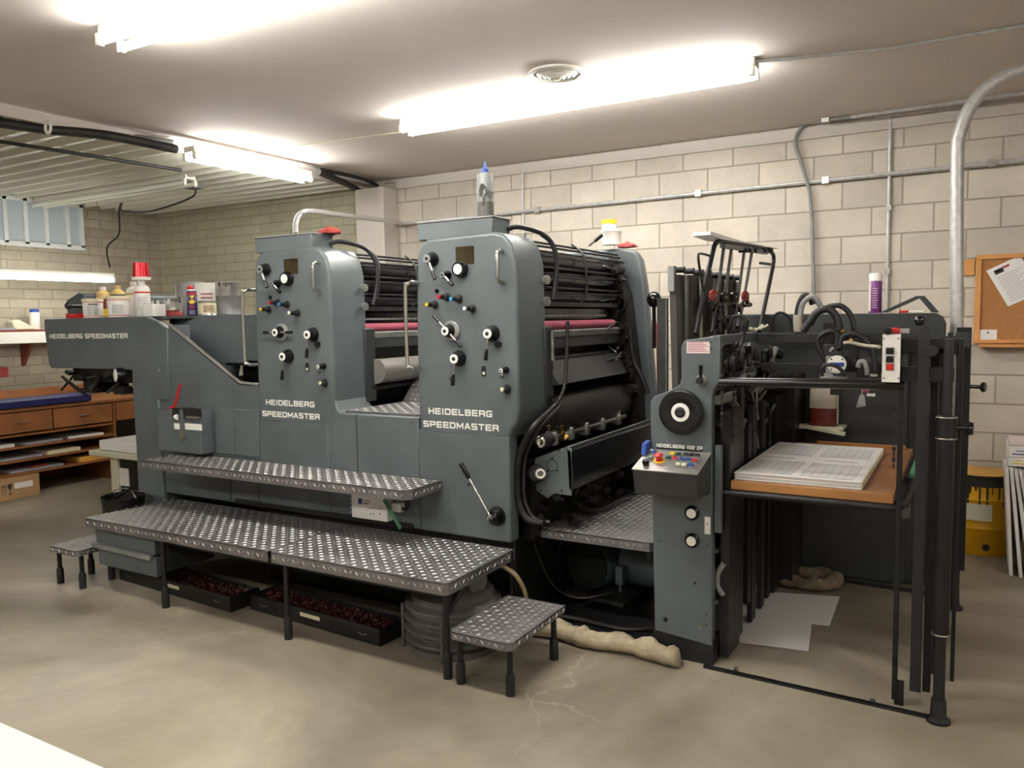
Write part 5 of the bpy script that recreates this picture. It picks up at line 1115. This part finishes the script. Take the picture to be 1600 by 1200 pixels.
# ---------------------------------------------------------------- bottles and cans on the delivery deck
def onD(px,y): p=PY(px,495,y); return p.x,y
def bottle(px,y,r,h,m,label,capm='plastic_white',bands=(),neck=.35,name='bottle',capname='cap',hfrac=.80):
    x,y=onD(px,y); t=thing(name,label,'bottle',(x,y,ZD),'bottles on the press deck'); o=(x,y,ZD+.001)
    MB().lathe([(r*.93,0),(r,.006),(r,h*hfrac*.9),(r*.9,h*hfrac),(r*neck,h*hfrac+r*.45),(r*neck,h*.92)],o,(0,0,1),24).build('body',m,t)
    MB().lathe([(r*neck*1.25,h*.90),(r*neck*1.25,h),(0,h)],o,(0,0,1),20).build(capname,capm,t)
    M=facing(x,y,0,ZD)
    for a,b,mm,nm in bands: MB().lathe([(r*1.001,a*h),(r*1.012,a*h),(r*1.012,b*h),(r*1.001,b*h)],o,(0,0,1),24).build(nm,mm,t)
    return t,x,y
bottle(163,3.70,.052,.235,'oil_amber','amber bottle with a white cap behind the white pails on the deck',bands=((.08,.28,'yellow','yellow_label'),(.3,.62,'rag_brown','brown_label')))
bottle(186,3.78,.052,.245,'oil_amber','golden bottle with yellow cap behind the nearer white pail',capm='oil_amber',bands=((.55,.72,'green','green_label'),))
bottle(211,3.70,.052,.26,'plastic_white','tall white bottle with orange band left of the one with red cup on it',bands=((.62,.68,'oil_amber','orange_band'),))
t,bxx,byy=bottle(224,3.60,.053,.26,'plastic_white','tall white bottle with red stripe, capped by the red cup',bands=((.64,.68,'red','red_stripe'),))
M=facing(bxx,byy,.0535,ZD); g=MB()
for i in range(7): g.box(-.03,.03-.006*(i%3),.05+i*.014,.053+i*.014,-.008,.0012,M)
g.build('label_print','ink_grey',t)
t=thing('red_cup','shiny red foil cup with white rim upside down on a white bottle','cup',(bxx,byy,ZD+.262)); o=(bxx,byy,ZD+.262)
MB().lathe([(.062,0),(.064,.018),(.056,.02),(.0,.012)],o,(0,0,1),32).build('rim','plastic_white',t)
MB().lathe([(.057,.02),(.050,.118),(0,.12)],o,(0,0,1),32).build('cup','red_foil',t)
def pail(px,y,r,h,label,seed,txt=None):
    x,y=onD(px,y); t=thing('white_pail',label,'pail',(x,y,ZD),'white pails on the press deck'); o=(x,y,ZD+.001)
    MB().lathe([(r*.94,0),(r,.12*0+h*.86),(r*1.0,h*.87)],o,(0,0,1),32).build('body','plastic_white',t)
    MB().lathe([(r*1.05,h*.86),(r*1.06,h),(r*.98,h*1.01),(0,h)],o,(0,0,1),32).build('lid','paper_cream',t)
    for a,b in ((.80,.83),(.07,.10)): MB().lathe([(r*(.945+.055*a)+.0004,a*h),(r*(.95+.055*a)+.0016,a*h),(r*(.95+.055*b)+.0016,b*h),(r*(.945+.055*b)+.0004,b*h)],o,(0,0,1),32).build('red_band','red',t)
    M=facing(x,y,r,ZD); g=MB()
    for i in range(6): g.box(-r*.55,r*.5-.008*(i%2),h*.2+i*h*.075,h*.215+i*h*.075,-.012,.003,M)
    g.build('label_print','ink_grey',t)
    if txt: g=MB().box(-.03,.03,h*.68,h*.74,-.01,.003,M); g.build('label_heading','ink_dark',t)
pail(146,3.48,.068,.135,'white plastic pail with red bands, left of the pair in front of the bottles',1,True)
pail(186,3.46,.073,.145,'white plastic pail with red bands, right of the pair in front of the bottles',2)
x,y=onD(118,3.46); tag(MB().prism([(x-.07,ZD+.001),(x+.08,ZD+.001),(x+.08,ZD+.035),(x+.0,ZD+.02),(x-.07,ZD+.035)],'y',3.43,3.5).build('red_caddy','red'),'low red plastic holder at the left end of the press deck','holder')
x,y=onD(241,3.55); tag(MB().box(x-.05,x+.06,3.5,3.6,ZD+.001,ZD+.085).build('white_box','plastic_white',bevel=.004),'small plain white box right of the red striped bottle','box')
def tin(px,y,r,h,label,m='tin',z=0,lid=None,seed=0,tilt=0,name='paint_can',splash=True,lab=None):
    x,y=onD(px,y); t=thing(name,label,'can',(x,y,ZD+z),'cans on the press deck'); o=Vector((x,y,ZD+z+.001)); ax=Vector((sin(tilt),0,cos(tilt)))
    MB().lathe([(r,0),(r*1.02,.003),(r,.006),(r,h-.008),(r*1.03,h-.004),(r*1.03,h)],o,ax,32).build('body',m,t)
    MB().lathe([(0,h-.006),(r*.92,h-.006),(r*.95,h+.002),(r*1.02,h+.001)][:3]+[(0,h-.004)],o,ax,32).build('lid',lid or m,t)
    if splash:
        M=facing(x,y,r,ZD+z); rr=random.Random(seed); g=MB()
        for i in range(7): 
            a=rr.uniform(-.8,.8); g.obox(M@Vector((r*sin(a),h*.93,r*cos(a)-r-.0015)),(.012,.006,rr.uniform(.01,.045)),(0,0,M.to_euler().z+a))
        g.build('ink_drips','dark_grey',t)
    if lab:
        M=facing(x,y,r,ZD+z); MB().lathe([(r*1.001,h*.12),(r*1.008,h*.12),(r*1.008,h*.85),(r*1.001,h*.85)],o,ax,32).build('paper_label',lab,t)
        g=MB()
        for i in range(4): g.box(-r*.5,r*.45,h*.3+i*h*.12,h*.33+i*h*.12,-.008,.0025,M)
        g.build('label_print','rag_red',t)
    return t
tin(252,3.80,.062,.115,'ink splashed white can beside the small white box','plastic_white',seed=1)
tin(272,3.70,.065,.125,'silver can streaked with black ink left of the blue and yellow spray can',seed=2)
tin(300,3.95,.105,.255,'large grey metal can behind the blue and yellow spray can','dull_grey',seed=3,splash=False)
tin(327,3.74,.068,.10,'low can with a white paper label under the stacked white can','tin',seed=4,lab='paper_cream',splash=False)
tin(325,3.93,.085,.235,'tall white labelled can stacked behind the low labelled can','plastic_white',seed=5,lab='label_white',splash=False)
tin(360,3.70,.085,.125,'plain matt grey can next to the left printing unit','blade_grey',seed=6,splash=False)
tin(358,3.90,.085,.235,'tilted silver can with dark reflections above the plain grey one','tin',seed=7,lid='plastic_white')
x,y=onD(301,3.66); t=thing('spray_can','blue aerosol can with a red cap and yellow shield on the deck','spray can',(x,y,ZD)); o=(x,y,ZD+.001); r=.034;h=.16
MB().lathe([(r*.95,0),(r,.004),(r,h),(r*.85,h+.01)],o,(0,0,1),28).build('body','navy',t)
MB().lathe([(r*1.003,h*.90),(r*1.01,h*.90),(r*1.01,h*.99),(r*1.003,h*.99)],o,(0,0,1),28).build('red_band','red',t)
MB().lathe([(r*.8,h+.01),(r*.8,h+.02),(0,h+.02)],o,(0,0,1),20).build('valve_ring','plastic_white',t)
MB().sphere((x-.012,y,ZD+h+.032),.02,(1.4,.8,.8)).build('cap','red',t)
M=facing(x,y,r,ZD+.001)
def sh(pts,m_,nm,d=.0015):
    g=MB(); f=[]; 
    vs=[M@Vector((a,b,math.sqrt(max(r*r-a*a,0))-r+d)) for a,b in pts]; n=len(vs)
    cen=M@Vector((0,sum(p[1] for p in pts)/n,d+.0005)); g.add([*vs,cen],[(i,(i+1)%n,n) for i in range(n)]); g.build(nm,m_,t,smooth=False)
sh([(-.028,.135),(-.014,.137),(0,.138),(.014,.137),(.028,.135),(.027,.105),(.018,.088),(0,.080),(-.018,.088),(-.027,.105)],'yellow','yellow_shield')
text('WD-40',.040,.015,M@Matrix.Translation((-.020,.106,.0035)),'navy',t,depth=.0005,bold=.03)
g=MB()
for i in range(3): g.box(-.02,.02-.004*i,.05+i*.009,.055+i*.009,-.005,.0015,M)
g.build('red_print','rag_red',t); g=MB()
for i in range(3): g.box(-.02,.02,.012+i*.01,.014+i*.01,-.005,.0015,M)
g.build('white_print','label_white',t)
blob('shop_rag','rag_red','crumpled red and brown rag on the deck before the silver cans','rag',(onD(270,3.66)[0],3.66,ZD+.001),(.08,.04,.03),5)
blob('shop_rag','rag_brown','flat brown rag on the deck left of the blue spray can','rag',(onD(257,3.65)[0],3.65,ZD+.001),(.05,.035,.02),9)
x,y=onD(265,3.62); tag(MB().tube([(x-.08,3.61,ZD+.03),(x+.10,3.62,ZD+.04)],.007,8).build('brush_handle','rag_brown'),'thin brown stick lying across the red rag','stick')
# ---------------------------------------------------------------- left background: plan cabinet
CX=-7.70
t=thing('plan_cabinet','long brown wooden cabinet of drawers and flat shelves by the left wall','cabinet',(-8.1,4.0,0))
y0,y1=2.4,5.05
ZT=.845
MB().box(XL+.05,CX+.02,y0,5.9,ZT-.03,ZT).build('counter_top','cabinet_wood',t,bevel=.003)
MB().box(XL+.05,XL+.08,y0,5.9,0,ZT-.03).build('back_panel','cabinet_wood',t)
for y in (y0,y1-.02,5.86): MB().box(XL+.08,CX,y,y+.025,0,ZT-.03).build('side_panel','cabinet_wood',t)
for z in (.60,.485,.36,.235): MB().box(XL+.08,CX,y0+.025,y1-.02,z-.02,z).build('shelf','cabinet_wood',t)
ys=[PX(p,650,CX).y for p in (-110,0-28,82,168)]
yd=[2.43,PX(-100,660,CX).y,PX(-12,660,CX).y,PX(82,660,CX).y,5.02]
yd=[2.43,3.05,3.70-.0,4.34,5.02]
yd[2]=PX(-14,660,CX).y;yd[3]=PX(82,660,CX).y
for a,b in zip(yd[:-1],yd[1:]):
    d=MB().box(CX-.02,CX+.012,a+.006,b-.006,.615,ZT-.04).build('drawer','cabinet_wood',t,bevel=.003)
    m=(a+b)/2; MB().tube([(CX+.012,m-.05,.715),(CX+.03,m-.045,.715),(CX+.03,m+.045,.715),(CX+.012,m+.05,.715)],.005,8).build('drawer_handle','chrome',d)
d=MB().box(CX-.02,CX+.012,5.06,5.85,.615,ZT-.04).build('drawer','cabinet_wood',t,bevel=.003)
MB().box(CX-.3,CX,5.06,5.85,.3,.32).build('shelf','cabinet_wood',t)
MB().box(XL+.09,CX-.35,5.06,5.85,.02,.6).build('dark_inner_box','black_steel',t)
# what lies on its shelves
rr=random.Random(40)
def flat(name,y0_,y1_,z,h,m_,label,cat,x0=-.5,x1=-.03,g_=None,rot=0.0):
    o=MB().obox((CX+(x0+x1)/2,(y0_+y1_)/2,z+h/2+.001),(x1-x0,y1_-y0_,h),(0,0,rot)).build(name,m_,bevel=.001); tag(o,label,cat,g_); return o
flat('paper_pile',3.75,4.05,.485,.03,'paper','crumpled white papers at the left on the upper open shelf','papers')
flat('paper_pile',4.12,4.5,.485,.02,'ink_grey','grey printed papers in the middle of the upper open shelf','papers',rot=.08)
flat('paper_pile',4.6,4.95,.485,.022,'label_white','white sheets at the right end of the upper open shelf','papers',rot=-.1)
flat('paper_pile',3.6,4.3,.36,.02,'ink_grey','long grey sheets on the middle open shelf','papers')
flat('paper_pile',4.35,4.68,.36,.035,'paper_cream','cream pad of paper on the middle open shelf','papers')
flat('red_folder',4.0,4.5,.235,.02,'ink_grey','grey film sheets on the lowest shelf','papers')
flat('red_folder',4.2,4.36,.257,.012,'rag_red','small red folder on the grey film on the lowest shelf','folder')
flat('yellow_envelope',4.66,4.98,.235,.05,'drum_top','yellow envelopes at the right end of the lowest shelf','envelopes')
bxo=thing('cardboard_box','cardboard carton with handling marks under the plan cabinet shelves','carton',(-8.0,3.75,0))
yb1=PX(59,735,CX+.0).y
MB().box(CX-.5,CX+.02,2.9,yb1,0,.21).build('carton','cardboard',bxo,bevel=.004)
M=Matrix.Translation((CX+.0215,0,0))@Matrix.Rotation(pi/2,4,'Z')@Matrix.Rotation(pi/2,4,'X')
ya=PX(22,755,CX+.02).y; yl=PX(51,752,CX+.02).y
MB().box(ya,yl,.10,.155,0,.001,M).build('white_label','label_white',bxo)
g=MB(); yq=PX(15,755,CX+.02).y
g.box(yq-.003,yq+.003,.06,.10,0,.001,M).box(yq-.016,yq+.016,.055,.062,0,.001,M).prism([(0,0)],'z',0,0) if False else g.box(yq-.003,yq+.003,.06,.10,0,.001,M).box(yq-.016,yq+.016,.055,.062,0,.001,M)
g.add([M@Vector(v) for v in ((yq-.018,.155,.001),(yq+.018,.155,.001),(yq+.018,.12,.001),(yq,.098,.001),(yq-.018,.12,.001))],[(0,1,2,3,4)])
for yy in (PX(3,757,CX+.02).y,PX(7,757,CX+.02).y):
    g.box(yy-.002,yy+.002,.07,.14,0,.001,M); g.add([M@Vector(v) for v in ((yy-.010,.135,.001),(yy+.010,.135,.001),(yy,.155,.001))],[(0,1,2)])
g.build('handling_marks','dark_grey',bxo)
# sheets on the counter
g=tag(MB().box(CX-.75,CX-.02,2.6,4.75,ZT+.001,ZT+.035).build('plate_stack','paper',bevel=.003),'large pale stack of sheets on the brown cabinet top','sheets')
g=tag(MB().prism([(CX-.01,ZT+.001),(CX+.045,ZT+.01),(CX+.05,ZT+.07),(CX+.0,ZT+.10),(CX-.02,ZT+.1)],'y',2.6,4.78).build('plastic_cover','navy',bevel=.006),'dark blue plastic edge draped along the front of the cabinet top','plastic sheet')
tag(MB().box(CX-.78,CX-.72,2.6,5.4,ZT+.04,ZT+.12).build('wood_trim_board','cabinet_wood',bevel=.003),'orange brown board standing behind the pale sheets on the cabinet','board')
tag(MB().box(CX-.05,CX+.0,4.32,4.5,ZT+.101,ZT+.115).build('wood_offcut','wood'),'small wood offcut on the dark blue plastic edge','wood piece') if False else None
# wall shelf
zs_=PX(30,515,-8.35).z
t=thing('wall_shelf','white fronted wall shelf on wooden brackets at the far left','shelf',(-8.45,3.8,1.43)); ye=PX(66,520,-8.3).y+.35
MB().box(XL,-8.29,2.4,ye,1.555,1.575).build('shelf_board','rag_brown',t)
MB().box(-8.31,-8.29,2.4,ye,1.44,1.555).build('front_board','white_paint',t)
for y in (3.2,PX(48,540,-8.4).y): MB().prism([(XL+.0,1.20),(XL+.03,1.20),(-8.33,1.53),(-8.33,1.555),(XL,1.555)],'y',y,y+.03).build('bracket','rag_brown',t)
yb=PX(56,500,-8.4).y; bo_=thing('bottle','white bottle with blue cap on the wall shelf at the far left','bottle',(-8.42,yb,1.575))
MB().lathe([(.045,0),(.048,.005),(.048,.17),(.04,.18)],(-8.42,yb,1.576),(0,0,1),24).build('body','plastic_white',bo_); MB().lathe([(.044,.18),(.044,.21),(0,.212)],(-8.42,yb,1.576),(0,0,1),24).build('cap','blue',bo_)
yb=PX(35,510,-8.4).y; tag(MB().prism([(yb-.10,1.576),(yb+.10,1.576),(yb+.09,1.60),(yb-.05,1.68),(yb-.12,1.66)],'x',-8.5,-8.36).build('tape_gun','ivory',bevel=.01),'cream tape dispenser on the wall shelf beside the white bottle','dispenser')
yb=PX(10,511,-8.4).y; tag(MB().box(-8.5,-8.33,yb-.25,yb+.06,1.576,1.60).build('notebook','ink_grey',bevel=.002),'flat grey notebook on the left of the wall shelf','notebook')
yb=PX(4,582,-8.45).y; tag(MB().box(-8.59,-8.45,yb-.15,yb+.06,1.10,1.2).build('orange_tool','rag_red',bevel=.01),'orange and black power tool against the far left wall','tool')
# grey machine counter behind and small table with a white box
t=thing('low_table','small cream topped table behind the press end column','table',(-6.1,4.25,0))
MB().box(-6.5,-5.7,4.0,4.6,.50,.545).build('table_top','ivory',t,bevel=.01)
MB().box(-6.3,-5.8,4.1,4.5,.1,.5).build('dark_body','black_steel',t); MB().box(-6.32,-6.22,4.08,4.2,0,.5).build('leg','ivory',t)
MB().box(-6.25,-6.1,4.09,4.1,.25,.4).build('white_panel','label_white',t)
tag(MB().box(-6.42,-5.75,4.05,4.5,.546,.63).build('white_case','white_laminate',bevel=.008),'flat white case on the small cream table','case')
# white worktop at the lower left corner, nearest the camera
t=thing('white_worktop','white worktop corner at the bottom left, nearest the camera','table',(-1.9,.4,0))
MB().box(-2.8,-1.12,.05,.715,.875,.905).build('top','white_laminate',t,bevel=.004)
for x,y in ((-2.75,.1),(-2.75,.66),(-1.18,.1),(-1.18,.66)): MB().box(x-.02,x+.02,y-.02,y+.02,0,.875).build('leg','steel',t)
